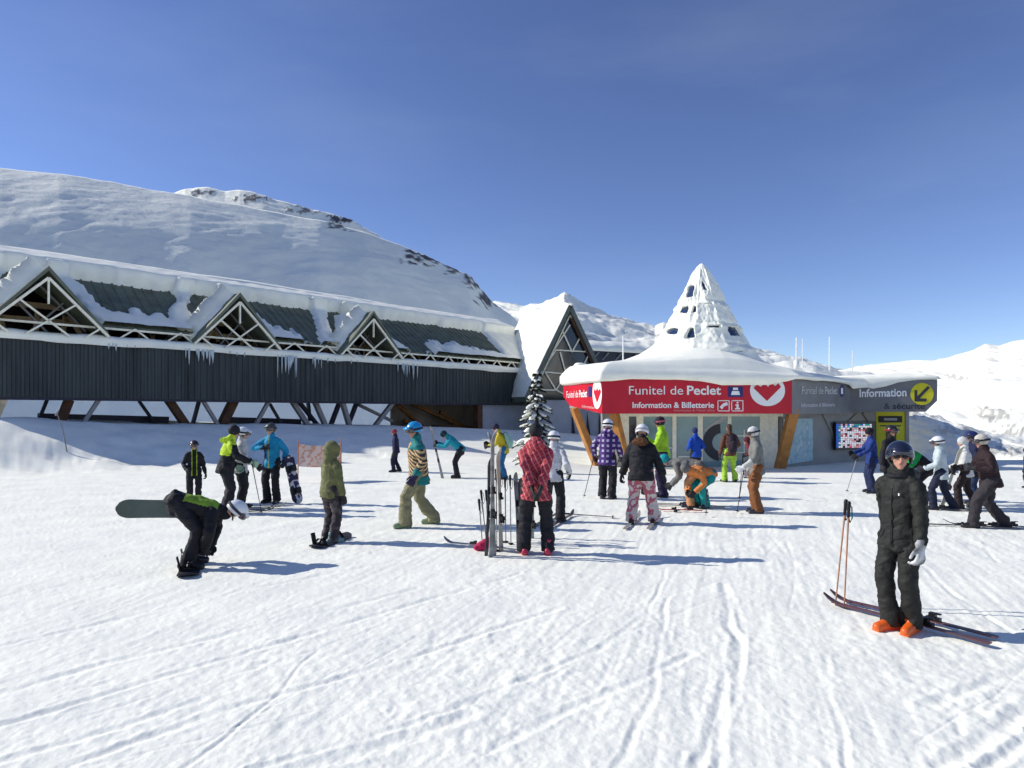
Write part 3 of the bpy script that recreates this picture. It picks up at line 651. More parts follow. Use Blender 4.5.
q = MB(); q.add([Vector((PXW(a).x, DWy+.058, z)) for a, z in ((704,1.2),(708,.95),(727,1.75),(722,1.78))], [(0,1,2,3)]); q.build('door_graphic', mat('pale_print', (.5,.5,.48)), kio)
# timber columns
for a, b, th in ((U(794,413,27.6), U(779,466,28.3), .42), (U(574,413,28.6), U(599,459,29.0), .36), (U(613,413,27.9), U(628,455,28.6), .36)):
    q = MB(); bz = Vector(b); bz.z = KZ-.1; q.bar(Vector((a.x, a.y, ZF0+.24)), bz, th, th*.8); q.build('timber_column', WOOD, kio, bevel=.02)
# dark entrance void at left side: recessed wall
face_box(Vector((4.62,DWy+.1,0)), PXW(612)+Vector((0,.1,0)), KZ, ZF0+.25, .15, GREYP, 'wall')
nW = Vector(((W1b-W1a).y, -(W1b-W1a).x, 0)).normalized()
def onW(px, py, off=0): return on_plane(px, py, W1a + nW*off, nW)
q = MB(); q.prism([onW(783,465,.02), onW(812,460.5,.02), onW(812,418,.02), onW(783,419,.02)], nW*.05)
mp_ = q.build('map_board', pattern('piste_map_print', 'splotch', (.42,.55,.56), (.30,.45,.48), (.55,.62,.60), 2.5), kio, bevel=.01)
q = MB()
for a, b in (((823,414),(838,446)),((857,414),(846,424)),((863,413),(870,424))): q.bar(onW(*a,.04), onW(*b,.04), .1, .08, ref=nW)
q.build('wall_brace', mat('beige_strip', (.34,.31,.25)), kio)
scr = thing('led_screen', 'bright multicoloured LED information screen on the grey kiosk wall', 'screen', tuple(onW(853, 436, .3)))
q = MB(); q.prism([onW(833.5,450,.12), onW(874,448.5,.12), onW(874,421.5,.12), onW(833.5,422,.12)], nW*.12); q.build('casing', BLK, scr, bevel=.01)
tl = [mat('tile_white', (.85,.82,.80), emis=.55), mat('tile_red', (.75,.08,.12), emis=.5), mat('tile_pink', (.80,.42,.42), emis=.5), mat('tile_teal', (.03,.40,.34), emis=.45), mat('tile_blue', (.04,.14,.62), emis=.45), mat('tile_dark', (.05,.04,.06), emis=.1)]
q = MB(); rs = random.Random(12); q.cur = 5; q.prism([onW(836,448,.245), onW(872,447,.245), onW(872,423,.245), onW(836,423.5,.245)], nW*.006)
for c_ in range(16):
    for r_ in range(13):
        x0 = 836.3+c_*2.23; y0 = 424+r_*1.84; kcol = 4 if c_ == 0 else (rs.choice((3,0,3,4)) if c_ in (1,) or (r_ < 2 and rs.random() < .6) or c_ == 15 else (0 if (r_ % 3) == 1 or rs.random() < .25 else rs.choice((1,2,2,5,0,2))))
        q.cur = kcol; q.add([onW(x0, y0+1.6, .2535), onW(x0+2.0, y0+1.6, .2535), onW(x0+2.0, y0, .2535), onW(x0, y0, .2535)], [(0,1,2,3)])
q.build('display', tl, scr)
nY = Vector(((W2b-W1b).y, -(W2b-W1b).x, 0)).normalized()
def onY(px, py, off=0): return on_plane(px, py, W1b + nY*off, nY)
q = MB(); q.prism([onY(878.5,422.5,.01), onY(902,422.5,.01), onY(902,416,.01), onY(878.5,416,.01)], nY*.03); q.build('black_plate', BLK, kio)
q = MB(); q.prism([onY(884,420.5,.05), onY(897,420.5,.05), onY(897,418,.05), onY(884,418,.05)], nY*.005); q.build('plate_print', mat('grey_print', (.4,.4,.42)), kio)
q = MB(); q.prism([onY(886,446,.01), onY(896,446,.01), onY(896,430,.01), onY(886,430,.01)], nY*.02); q.build('hatch', mat('dark_hatch', (.1,.1,.04)), kio)
q = MB(); q.prism([onY(880,426.3,.01), onY(901,426.3,.01), onY(901,425.3,.01), onY(880,425.3,.01)], nY*.01); q.build('yellow_print_line', DKTXT, kio)

# lettering -------------------------------------------------
def lettering(parent, parts, px0, px1, pyb, pyt, A_, n, mt_, off=.012, pyb1=None):
    """parts: [(text, bold)] set on one baseline, stretched to run from px0 to px1"""
    xcur = 0; SETS = []
    for txt, bold in parts:
        c = bpy.data.curves.new('t', 'FONT'); c.body = txt; c.size = 1; c.offset = .022 if bold else 0; c.resolution_u = 4; c.extrude = 0
        o = bpy.data.objects.new('t', c); COL.objects.link(o); dg = bpy.context.evaluated_depsgraph_get(); dg.update()
        me = bpy.data.meshes.new_from_object(o.evaluated_get(dg)); xs = [v.co.x for v in me.vertices]; mn, mx_ = min(xs), max(xs)
        SETS.append(([(v.co.x-mn+xcur, v.co.y) for v in me.vertices], [tuple(p.vertices) for p in me.polygons]))
        xcur += mx_-mn+.28; bpy.data.objects.remove(o); bpy.data.meshes.remove(me)
    W = xcur-.28; P0 = on_plane(px0, pyb, A_+n*off, n); P1 = on_plane(px1, pyb1 if pyb1 else pyb, A_+n*off, n); PT = on_plane(px0, pyt, A_+n*off, n)
    ex = (P1-P0)/W; ex.z = (P1-P0).z/W; ez = Vector((0,0,(PT-P0).z/.72))
    for V, Fc in SETS:
        q = MB(); q.add([P0+ex*x_+ez*y_ for x_, y_ in V], Fc); o = q.build('lettering', mt_, parent)
        if o.data.polygons and o.data.polygons[0].normal.dot(n) < 0: o.data.flip_normals()
def poly_on(parent, pts, A_, n, mt_, off, nm='symbol', th=.004):
    q = MB(); q.prism([on_plane(a, b, A_+n*off, n) for a, b in pts], n*th); return q.build(nm, mt_, parent)
def disc_pts(cx_, cy_, rx_, ry_, n=36): return [(cx_+rx_*math.cos(2*math.pi*i/n), cy_+ry_*math.sin(2*math.pi*i/n)) for i in range(n)]
nF = Vector((0,-1,0))
lettering(sign_f, [('Funitel de', 0), ('Peclet', 1)], 629, 721, 394.5, 385.5, A, nF, WHITE)
lettering(sign_f, [('Information & Billetterie', 1)], 632.5, 714, 407.8, 402, A, nF, WHITE)
lettering(sign_f, [('Information & Ticket office', 0)], 674, 714.5, 411.4, 409, A, nF, mat('pink_print', (.75,.35,.35)))
poly_on(sign_f, [(728,386.5),(743,386.5),(743,397),(728,397)], A, nF, NAVYP, .01, 'blue_icon')
poly_on(sign_f, [(732,391),(739,391),(740,395),(731,395)], A, nF, WHITE, .02); poly_on(sign_f, [(733,387.6),(738,387.6),(738,390),(733,390)], A, nF, WHITE, .02)
for x0 in (717.5, 731.3):
    for (a, b, c_, d) in ((0,0,12,.8),(0,10.2,12,11),(0,0,.8,11),(11.2,0,12,11)): poly_on(sign_f, [(x0+a,400.3+b),(x0+c_,400.3+b),(x0+c_,400.3+d),(x0+a,400.3+d)], A, nF, WHITE, .01+.0004*a, 'icon_frame')
poly_on(sign_f, [(736.6,404.3),(738.6,404.3),(738.6,408),(740,408),(740,409.4),(735,409.4),(735,408),(736.4,408),(736.4,405.6),(735.4,405.6),(735.4,404.3)], A, nF, WHITE, .012); poly_on(sign_f, disc_pts(737.5, 402.7, 1, 1, 10), A, nF, WHITE, .012)
poly_on(sign_f, [(719.5,407),(723,403.5),(727,402),(728,405),(724,406.5),(722,409.5)], A, nF, WHITE, .012)
poly_on(sign_f, disc_pts(767.5, 390.5, 17.5, 15.6), A, nF, WHITE, .01, 'arrow_disc')
poly_on(sign_f, [(767,401),(753.5,388),(757,384.5),(761,387),(764.5,383),(768,387),(771.5,382.5),(775,386),(778.5,383.5),(781,387)], A, nF, RED, .02, 'arrow')
# left facet
nLL = nL
lettering(sign_l, [('Funitel de', 0), ('Peclet', 1)], 566.5, 587, 398, 391, A, nLL, WHITE, .02, 396.8)
poly_on(sign_l, [(588.3,386.5),(591.2,386.5),(591.2,396.8),(588.3,396.5)], A, nLL, NAVYP, .015, 'blue_icon')
poly_on(sign_l, disc_pts(597.2, 393.5, 4.6, 15.5), A, nLL, WHITE, .012, 'arrow_disc')
poly_on(sign_l, [(597,403),(593.6,392),(594.6,389),(596,391),(597,387.5),(598.3,391),(600,388.6),(601,392)], A, nLL, RED, .02, 'arrow')
lettering(sign_l, [('Information', 1)], 582, 595, 407.5, 404.6, A, nLL, mat('pink_print', (.75,.35,.35)), .02, 409)
# grey facet
nG = Vector(((C-B).y, -(C-B).x, 0)).normalized()
lettering(sign_r, [('Funitel de', 0), ('Peclet', 1)], 802, 837, 394, 386, B, nG, mat('soft_white_print', (.6,.6,.6)), .02, 394)
lettering(sign_r, [('Information & Billetterie', 1)], 801, 835, 407, 403, B, nG, mat('soft_white_print', (.6,.6,.6)), .02, 406.3)
poly_on(sign_r, disc_pts(842, 391, 2.4, 6), B, nG, NAVYP, .012, 'blue_icon'); poly_on(sign_r, [(841,388),(843,388),(843,394),(841,394)], B, nG, WHITE, .02)
# information sign
lettering(sign_i, [('Information', 1)], 859.5, 906.5, 397, 389, C, nI, WHITE, .012, 396)
lettering(sign_i, [('&', 0), ('sécurité', 1)], 884, 925, 409, 403, C, nI, DKTXT, .012, 408.7)
poly_on(sign_i, disc_pts(922, 394, 11.6, 11), C, nI, YEL, .01, 'arrow_disc')
poly_on(sign_i, [(914.5,401.5),(914.5,390),(917.3,390),(917.3,396.2),(928,385.8),(930,387.8),(919.6,398.4),(926.6,398.4),(926.6,401.5)], C, nI, DKTXT, .02, 'arrow')
# roof snow: radial sheet round the cone
KC = Vector((9.0, 30.4, 0))
ringo = [A+Vector((-.06,-.2,0)), B+Vector((.2,-.2,0)), C+Vector((.05,-.3,0)), D_+Vector((.15,-.2,0)), E+Vector((.2,.2,0)), E2+Vector((0,.2,0)), L1+Vector((-.2,.2,0)), L0+Vector((-.06,0,0))]
def bdist(phi):
    d = Vector((math.cos(phi), math.sin(phi), 0)); best = 99
    for i in range(8):
        p = ringo[i]; q_ = ringo[(i+1)%8]; e = q_-p; den = d.x*e.y-d.y*e.x
        if abs(den) < 1e-9: continue
        r = p-KC; t = (r.x*e.y-r.y*e.x)/den; s_ = (r.x*d.y-r.y*d.x)/den
        if t > 0 and -1e-6 <= s_ <= 1+1e-6: best = min(best, t)
    return best
q = MB(); NP = 420; ts = [0.12, .2, .28, .36, .45, .55, .65, .75, .84, .9, .94, .97, .99, 1.0, 1.0, 1.0, .985]
verts = []
for i in range(NP):
    phi = 2*math.pi*i/NP; bd = bdist(phi); dx = math.cos(phi); e = KC + Vector((dx, math.sin(phi), 0))*bd
    n1 = float(fbm(e.x*.7, e.y*.7, 0, 55, 3))
    thick = float(np.interp(e.x, [2.4, 3.8, 6, 9, 11.3, 12.2, 16, 21], [.78, .72, .62, .55, .32, .28, .30, .22]))
    droop = float(np.interp(e.x, [2.4, 3.6, 5, 6.8, 7.8, 8.8, 9.9, 10.8, 11.6, 11.9, 13.5, 15.6, 16.6, 17.3, 18.3, 19.3, 21], [.16, .16, .06, .08, .12, .30, .26, .28, .12, .03, .04, .03, .12, .42, .26, .05, -.04])) + n1*.04
    for k, t in enumerate(ts):
        r = bd*t; x_ = KC.x+dx*r; y_ = KC.y+math.sin(phi)*r
        zt = ZF1 + thick + 1.9*math.exp(-max(0, r-1.5)/1.15) + .05*float(fbm(x_*.8, y_*.8, 0, 57, 2))
        if k <= 8: z_ = zt
        elif k == 9: z_ = zt - .04
        elif k == 10: z_ = zt-.08
        elif k == 11: z_ = ZF1 + thick*.78
        elif k == 12: z_ = ZF1 + thick*.6
        elif k == 13: z_ = ZF1 + thick*.35
        elif k == 14: z_ = ZF1 - droop*.2
        elif k == 15: z_ = ZF1 - droop*.85
        else: z_ = ZF1 - droop
        if k in (13, 14): r += .10+.05*n1; x_ = KC.x+dx*r; y_ = KC.y+math.sin(phi)*r
        verts.append((x_, y_, z_))
nk = len(ts)
q.add(verts, [(i*nk+j, ((i+1)%NP)*nk+j, ((i+1)%NP)*nk+j+1, i*nk+j+1)[::-1] for i in range(NP) for j in range(nk-1)]); o = q.build('roof_snow', SNOW, kio, smooth=True); o.data.flip_normals()
rw = []; back_ = Vector((-.2, 1, 0)).normalized()
for i in range(61):
    t = -.30+1.335*i/60; p = C.lerp(D_, t); n1 = float(fbm(t*5, 3, 0, 77, 3))
    dr = float(np.interp(t, [-.3, .0, .12, .25, .4, .55, .7, .85, 1.03], [.0, .05, .30, .42, .30, .12, .05, .02, .0]))+.03*n1
    tk = float(np.interp(t, [-.3, 0, .3, .6, .85, 1.0, 1.035], [.02, .22, .20, .26, .34, .22, .04]))*(1+.2*n1)
    f0 = p + nI*.06
    for (dep, z_) in ((.02, ZF1+.16-dr), (-.06, ZF1+.18-dr*.8), (-.10, ZF1+.14+tk*.3), (-.02, ZF1+.16+tk*.8), (.25, ZF1+.17+tk), (1.2, ZF1+.19+tk*1.2), (3, ZF1+.2+tk*1.3), (5.5, ZF1+.2+tk*1.2)): rw.append(f0+back_*dep+Vector((0,0,z_)))
q = MB(); q.add(rw, [(i*8+j, (i+1)*8+j, (i+1)*8+j+1, i*8+j+1) for i in range(60) for j in range(7)]); q.build('roof_snow', SNOW, kio, smooth=True)
# cone
cz = [9.05, 8.9, 8.6, 7.9, 6.9, 6.0, 5.2, 4.7, 4.3, 3.9]; cr = [.04, .20, .38, .76, 1.20, 1.68, 2.14, 2.5, 2.75, 2.9]
czr, crr = cz[::-1], cr[::-1]
PANES = [(687,694,286,298),(679,687.5,306,313.5),(662,675,329,344),(688,694.5,326,338),(697,714,302.5,305),(702,706.5,281,291),(724,732.5,305,313.5),(730,737.5,326.5,336.5),(742,746,329,332.5),(706,721,325,328),(693,697,305,313),(736,744.5,350,352)]
def cone_hit(px, py):
    d = Vector(((px-CX)/F, 1, (HY-py)/F)); lo_ = 24.
    for t in np.arange(24, 32, .02):
        p = Vector((0,0,CH))+d*t; r = math.hypot(p.x-KC.x, p.y-KC.y)
        if r < np.interp(p.z, czr, crr): return p
    return None
pr = []
for (a, b, c_, d) in PANES:
    mx_, my_ = (a+b)/2, (c_+d)/2; a, b = mx_+(a-mx_)*.8, mx_+(b-mx_)*.8; c_, d = my_+(c_-my_)*.85, my_+(d-my_)*.85
    H_ = []
    for (x_, y_) in ((a,d),(b,d),(b,c_),(a,c_)):
        h = cone_hit(x_, y_)
        if h is None: h = cone_hit(x_+ (2.5 if x_ < 704 else -2.5), y_)
        H_.append(h)
    if any(h is None for h in H_): continue
    pr.append([(math.atan2(h.y-KC.y, h.x-KC.x), h.z) for h in H_])
q = MB(); NP, NR = 300, 220; verts = []; PH = np.linspace(-math.pi, math.pi, NP, endpoint=False); ZZ = np.linspace(9.05, 3.9, NR)
P2, Z2 = np.meshgrid(PH, ZZ, indexing='ij'); RR = np.interp(Z2, czr, crr)
nz = fbm(np.cos(P2)*3.2, np.sin(P2)*3.2, Z2*1.5, 81, 4); rid = np.abs(((P2/(2*math.pi)*10+.2) % 1)-.5)*2
bil = np.abs(fbm(np.cos(P2)*2.6+7, np.sin(P2)*2.6, Z2*1.1, 84, 4)); lump = (.08*nz+.20*(.22-bil))*np.clip(RR, .15, 1.2) + .045*np.exp(-((1-rid)/.16)**2)*(RR > .3)
for zs in (7.05, 5.95, 4.95): lump += .075*np.exp(-((Z2-zs+.12+.1*nz)/.10)**2)*(.6+nz) - .05*np.exp(-((Z2-zs-.1)/.09)**2)
rec = np.zeros_like(RR)
for quad in pr:
    a0 = min(p[0] for p in quad); a1 = max(p[0] for p in quad); z0 = min(p[1] for p in quad); z1 = max(p[1] for p in quad)
    e = np.minimum(np.minimum(P2-a0, a1-P2)*RR, np.minimum(Z2-z0, z1-Z2)); rec = np.maximum(rec, sstep(-.01, .04, e+.17*nz-.015))
RR2 = (RR+lump)*(1-rec) + (RR-.22)*rec
q.add([(KC.x+math.cos(PH[i])*RR2[i,j], KC.y+math.sin(PH[i])*RR2[i,j], ZZ[j]) for i in range(NP) for j in range(NR)],
      [(i*NR+j, i*NR+j+1, ((i+1)%NP)*NR+j+1, ((i+1)%NP)*NR+j) for i in range(NP) for j in range(NR-1)])
cone = q.build('snow_cone', SNOW, kio, smooth=True)
for quad in pr:
    a0 = min(p[0] for p in quad); a1 = max(p[0] for p in quad); z0 = min(p[1] for p in quad); z1 = max(p[1] for p in quad); q = MB(); P_ = []
    for i in range(5):
        a = a0+(a1-a0)*i/4
        for z_ in (z0, z1): r = float(np.interp(z_, czr, crr))-.10; P_.append((KC.x+math.cos(a)*r, KC.y+math.sin(a)*r, z_))
    q.add(P_, [(2*i, 2*i+2, 2*i+3, 2*i+1) for i in range(4)]); q.build('cone_pane', PANE, cone)
# flag poles behind / on the kiosk
for px, y0, y1, d, r_, lb in ((796.5,338,369,34,.05,'thick white mast with a bracket foot at the left of the kiosk roof'), (802.5,339,366,36,.03,'thin white mast just right of the thick mast'), (829.5,337,368,36,.04,'white mast above the grey Funitel sign'), (852.5,351,370,38,.03,'short white mast nearest the yellow arrow sign'), (623,336,362,33,.04,'white mast on the snowy roof left of the cone')):
    q = MB(); T_ = U(px, y0, d); Bt = U(px, y1+2, d); q.limb([Bt, T_], [r_, r_*.6], seg=8); 
    if r_ == .05: q.box(Bt+Vector((0,0,.3)), (.22,.2,.5))
    solo(q, 'roof_mast', WHITE, lb, 'mast', base=tuple(Bt), smooth=True)

# ================================================================== people
def frame_cols(x, y, z, loc):
    M = Matrix((x, y, z)).transposed().to_4x4(); M.translation = loc; return M
def ik(a, b, l1, l2, hint):
    a = Vector(a); b = Vector(b); d = b-a; L = min(d.length, (l1+l2)*.998); u = d.normalized()
    x = (l1*l1-l2*l2+L*L)/(2*L); h = math.sqrt(max(l1*l1-x*x, 0)); hn = Vector(hint); hn = (hn-u*hn.dot(u))
    hn = hn.normalized() if hn.length > 1e-4 else Vector((0,1,0))
    return a+u*x+hn*h, a+u*L
# shared prototype meshes ------------------------------------------------
def glove_mesh(nm, mats, bend=.9):
    """gloved right hand, wrist at origin, fingers towards -z, palm towards -x, thumb towards +y; five fingers"""
    q = MB(); q.limb([(0,0,.03),(0,0,-.02),(0,.002,-.085)], [(.026,.034),(.026,.040),(.022,.046)], ref=(1,0,0), seg=12)
    for (y0, ln, sp) in ((.042,.080,.12),(.014,.090,.04),(-.014,.084,-.04),(-.042,.066,-.14)):
        p = [Vector((0, y0*.85, -.065)), Vector((0, y0, -.095))]; a = 0; seg_ = [ln*.42, ln*.33, ln*.25]; c = p[-1]
        for i, sl_ in enumerate(seg_):
            a += bend*(.55, .75, .6)[i]; c = c+Vector((-math.sin(a), sp*math.cos(a), -math.cos(a)))*sl_; p.append(c)
        q.limb(p, [.0155,.0155,.0145,.0140,.0125], seg=8)
    q.limb([(-.004,.030,-.02),(-.014,.056,-.045),(-.028,.066,-.075),(-.042,.062,-.097)], [.016,.0145,.0125,.011], seg=8)
    q.limb([(0,0,.0),(0,0,.055)], [(.036,.044),(.042,.050)], seg=12)
    return remeshed(q, .0055, nm, mats, 1)
GLV = {}
def glove(matn, side, bend):
    k = (matn.name, side, bend)
    if k not in GLV:
        me = glove_mesh('glove', matn, bend)
        if side < 0: me.transform(Matrix.Diagonal((-1,1,1,1))); me.flip_normals()
        GLV[k] = me
    return GLV[k]
def helmet_mesh(mats, brim=True):
    q = MB(); n, m_ = 24, 12; vs = []; fs = []
    for i in range(m_+1):
        a = math.pi/2*(1-i/m_*1.22)
        for k in range(n):
            b = 2*math.pi*k/n; c = math.cos(a); fr = math.sin(b)
            cut = .018*max(0, fr) if i == m_ else 0
            vs.append((.104*c*math.cos(b), .128*c*math.sin(b)-.006, .118*math.sin(a)+.006+(.052*max(0, fr)**1.5 if i >= m_-2 else 0)))
    for i in range(m_):
        for k in range(n): fs.append((i*n+k, (i+1)*n+k, (i+1)*n+(k+1)%n, i*n+(k+1)%n))
    q.add(vs, fs)
    if brim: q.prism([(-.07,.095,.045),(.07,.095,.045),(.055,.15,.036),(-.055,.15,.036)], (0,0,.014))
    return q
def goggles_mb():
    lens = MB(); n = 12; vs = []
    for i in range(n+1):
        a = R(-62)+R(124)*i/n
        for z_, r_ in ((-.026,.100),(-.012,.108),(.020,.110),(.034,.103)): vs.append((math.sin(a)*r_*.86, math.cos(a)*r_*1.12+.006, z_+.018))
    lens.add(vs, [(i*4+j, (i+1)*4+j, (i+1)*4+j+1, i*4+j+1) for i in range(n) for j in range(3)])
    st = MB(); vs = []
    for i in range(25):
        a = R(58)+R(244)*i/24
        for z_ in (-.006, .026): vs.append((math.sin(a)*.108, math.cos(a)*.132-.004, z_+.020))
    st.add(vs, [(i*2, i*2+2, i*2+3, i*2+1) for i in range(24)]); return lens, st
def boot_mesh(mats, snowboard=False):
    q = MB(); q.limb([(0,-.01,.20),(0,-.018,.15),(0,-.02,.10)], [(.060,.070),(.058,.070),(.056,.068)], seg=14, caps=(.3,1))
    q.limb([(0,-.085,.055),(0,0,.065),(0,.10,.052),(0,.175,.045)], [(.047,.05),(.05,.062),(.052,.05),(.044,.038)], seg=14)
    q.box((0,.045,.016), (.088,.30,.032)); q.box((0,-.03,.14), (.13,.04,.02))
    if not snowboard:
        for z_ in (.12,.17): q.box((0,.052,z_), (.11,.025,.022))
    return remeshed(q, .012, 'boot', mats, 1)
BTM = {}
WHP = mat('white_helmet', (.75,.76,.78), .3, .04, spec=.6)

def person(label, px, py, face, top, bot, kind='person', H=None, head_y=None, pos=None, lean=4, hipdrop=.0, pelvis=(0,0), twist=0,
           hpitch=8, hyaw=0, feet=None, hands=None, elbow=None, jz=-.14, cap='helmet', capc=None, gog=None, strap=None, boots=(.02,.02,.025), gl=(.02,.02,.025), bend=.9,
           hood=None, pack=None, hair=None, detail=1.0, lift=0, jcol=None, pcol=None, stance=.11, seed=0, group=None, bulk=1.0, neckc=None, flare=1.0, glasses=None, snowb=False, toes=None, scarf=None):
    P0 = pos or G(px, py)
    if H is None:
        H = (CH + (HY-head_y)/F*P0.y - P0.z)+.0
    k = H/1.80
    root = thing('person', label, kind, P0+Vector((0,0,lift)), R(face), group, k)
    ft = {1:(stance,0), -1:(-stance,0)}
    if feet: ft.update(feet)
    ut = Vector((math.sin(R(twist))*math.sin(R(lean))*0, math.sin(R(lean)), math.cos(R(lean)))); side = Vector((math.cos(R(twist)), math.sin(R(twist)), 0))
    fw = ut.cross(side) * -1 if False else side.cross(ut)*-1
    fw = ut.cross(side).normalized(); 
    fw = Vector((0, math.cos(R(lean)), -math.sin(R(lean))))
    PV = Vector((pelvis[0], pelvis[1], .962-hipdrop))
    hips = {s: PV + Vector((s*.095,0,-.02)) for s in (1,-1)}
    ank = {s: Vector((ft[s][0], ft[s][1], .10)) for s in (1,-1)}
    kn = {}
    toe = toes or {1:10, -1:-10}
    for s in (1,-1):
        K_, A_ = ik(hips[s], ank[s], .435, .425, (s*.15, 1, 0)); kn[s] = K_
        if (ank[s]-A_).length > .003: ank[s] = A_
    def T(a, f=0, l=0): return PV + ut*a + fw*f + side*l
    shc = T(.50); hd = hands or {}
    sh = {s: T(.447, 0, s*.166) for s in (1,-1)}; el = {}; wr = {}
    for s in (1,-1):
        t = hd.get(s) or (s*.30, .06, .84)
        hint = (elbow or {}).get(s) or (s*.5, -1, -.25)
        el[s], wr[s] = ik(sh[s], t, .285, .26, hint)
    hp = R(hpitch); hy = R(hyaw)
    nb = T(.545, -.005); hf = Vector((-math.sin(hy)*math.cos(hp), math.cos(hy)*math.cos(hp), -math.sin(hp)))
    hr = Vector((math.cos(hy), math.sin(hy), 0)); hu = hr.cross(hf).normalized()
    if abs(hp) > 1.2: hf = (ut*.9+Vector((0,.3,-.3))).normalized(); 
    hc = nb + ((ut*.6+hu*.6).normalized())*.165 + hf*.02
    HM = frame_cols(hr, hf, hu, hc)
    def Hh(x, y, z): return HM @ Vector((x, y, z))
    # continuous body --------------------------------------------------
    q = MB(); q.limb([T(.03), T(.1), T(.3), T(.47), T(.53)], [(.13,.10),(.12,.09),(.13,.09),(.11,.06),(.05,.05)], ref=side, seg=14)
    q.limb([T(.45), nb, hc-hu*.03], [.06,.056,.055], seg=12)
    for s in (1,-1):
        q.limb([hips[s], kn[s], ank[s], ank[s]+Vector((0,.0,-.05))], [.08,.055,.04,.035], seg=10); q.limb([sh[s], el[s], wr[s]], [.035,.034,.028], seg=10)
    v0 = len(q.v)
    hd_ = MB(); hd_.ball((0,-.008,.028), (.078,.098,.094), 20); hd_.limb([(0,.02,.0),(0,.045,-.06),(0,.058,-.088)], [(.066,.062),(.052,.048),(.030,.026)], seg=14)
    hd_.limb([(0,.088,.022),(0,.108,-.012),(0,.112,-.022)], [(.009,.009),(.014,.013),(.017,.012)], seg=8)
    hd_.ball((0,.088,-.048), (.022,.012,.006), 8); hd_.ball((0,.086,-.058), (.019,.012,.006), 8)
    for s in (1,-1): hd_.ball((s*.079,-.006,.0), (.012,.022,.034), 10); hd_.ball((s*.04,.058,-.02), (.024,.022,.02), 10); hd_.ball((s*.032,.083,.036), (.024,.012,.008), 8)
    q.add([HM @ Vector(p) for p in hd_.v], hd_.f)
    link('body', remeshed(q, .0085 if detail > 1.5 else .013, 'body', SKIN, 1), root)
    for s in (1,-1):
        e = MB(); e.ball((0,0,0), (.012,.010,.009), 8); link('eye', e.mesh('eye', mat('eye_dark', (.03,.02,.02), .2, .1), smooth=True), root, HM @ Matrix.Translation((s*.031,.083,.016)))
    if detail > 1.5:
        e = MB(); e.ball((0,.094,-.049), (.019,.008,.0045), 10); e.ball((0,.092,-.057), (.016,.008,.005), 10); link('lips', e.mesh('lips', mat('lips', (.38,.13,.11), .5, .05), smooth=True), root, HM)
    if hair:
        h = MB(); h.ball((0,-.022,.035), (.086,.104,.098), 16); h.limb([(0,-.06,-.01),(0,-.085,-.08)], [(.078,.05),(.06,.035)], seg=12)
        link('hair', remeshed(h, .012, 'hair', mat('hair_%d' % int(hair[0]*1000), hair, .6, .2, 30), 1, .006, 30), root, HM)
    # trousers -----------------------------------------------------------
    q = MB(); q.limb([T(.10), T(0), PV+Vector((0,0,-.10))], [(.158,.125),(.172,.135),(.155,.125)], ref=side, seg=16)
    for s in (1,-1):
        d = (ank[s]-kn[s]).normalized(); mid = kn[s].lerp(ank[s], .55)
        q.limb([hips[s]+Vector((0,0,.03)), hips[s].lerp(kn[s], .5), kn[s], mid, ank[s]+Vector((0,0,.03)), ank[s]+Vector((0,-.005,-.045))],
               [.105*bulk,.098*bulk,.083*bulk,.083*bulk*flare,.088*bulk*flare,.092*bulk*flare], ref=(1,0,0), seg=14, caps=(1,.12))
    bt = bot if isinstance(bot, list) else [bot]
    link('trousers', remeshed(q, .011 if detail > 1.5 else .016, 'trousers', bt, 1, .026, 6, seed+5, pcol), root)
    # boots ----------------------------------------------------------------
    bk_ = (boots, snowb)
    if bk_ not in BTM: BTM[bk_] = boot_mesh(mat('boot_%02x%02x%02x' % tuple(int(c*255) for c in boots), boots, .4, .12, 12, spec=.5), snowb)
    for s in (1,-1):
        link('boot', BTM[bk_], root, Matrix.Translation((ank[s].x, ank[s].y-.0, ank[s].z-.10)) @ Matrix.Rotation(R(-toe[s]), 4, 'Z') @ Matrix.Scale(1.0, 4))
    # jacket ---------------------------------------------------------------
    tp = top if isinstance(top, list) else [top]
    q = MB(); b = bulk; hv = (ut*.30+Vector((0,0,.70))).normalized() if lean > 10 else ut; jz = jz if lean < 30 else jz*.45
    def Tj(a): return PV+hv*a
    q.limb([Tj(jz), Tj(jz+.06), T(.07), T(.20), T(.33), T(.42), T(.48), T(.53), T(.565)], [(.194*b,.158*b),(.190*b,.154*b),(.172*b,.136*b),(.170*b,.132*b),(.182*b,.136*b),(.178*b,.124*b),(.140*b,.104*b),(.092,.085),(.07,.07)], ref=side, seg=20, caps=(.08,1))
    q.limb([T(.50,-.005), T(.56,-.002)+hf*.0, nb+ut*.055], [(.10,.095),(.082,.082),(.078,.080)], ref=side, seg=16)
    for s in (1,-1):
        q.limb([T(.51,0,s*.04), T(.482,0,s*.11), sh[s]+ut*.0], [.062*b,.060*b,.060*b], seg=12); q.limb([T(.42,0,s*.13), sh[s].lerp(el[s], .06), sh[s].lerp(el[s], .5), el[s], el[s].lerp(wr[s], .5), wr[s]+(wr[s]-el[s]).normalized()*.005], [.075*b,.074*b,.069*b,.062*b,.057*b,.052*b], seg=14, caps=(1,.15))
    if hood == 'up':
        q.ball(hc+hu*.03-hf*.03, (.122,.13,.135), 18); q.limb([T(.50,-.03), hc-hf*.05], [.11,.115], ref=side, seg=14)
        for s in (1,-1): q.limb([hc+hr*s*.095+hf*.05+hu*.05, hc+hr*s*.09+hf*.05-hu*.08], [.024,.024], seg=8)
    elif hood == 'down':
        q.limb([T(.56,-.05,-.09), T(.53,-.125,-.05), T(.52,-.14,0), T(.53,-.125,.05), T(.56,-.05,.09)], [.045,.055,.06,.055,.045], seg=12)
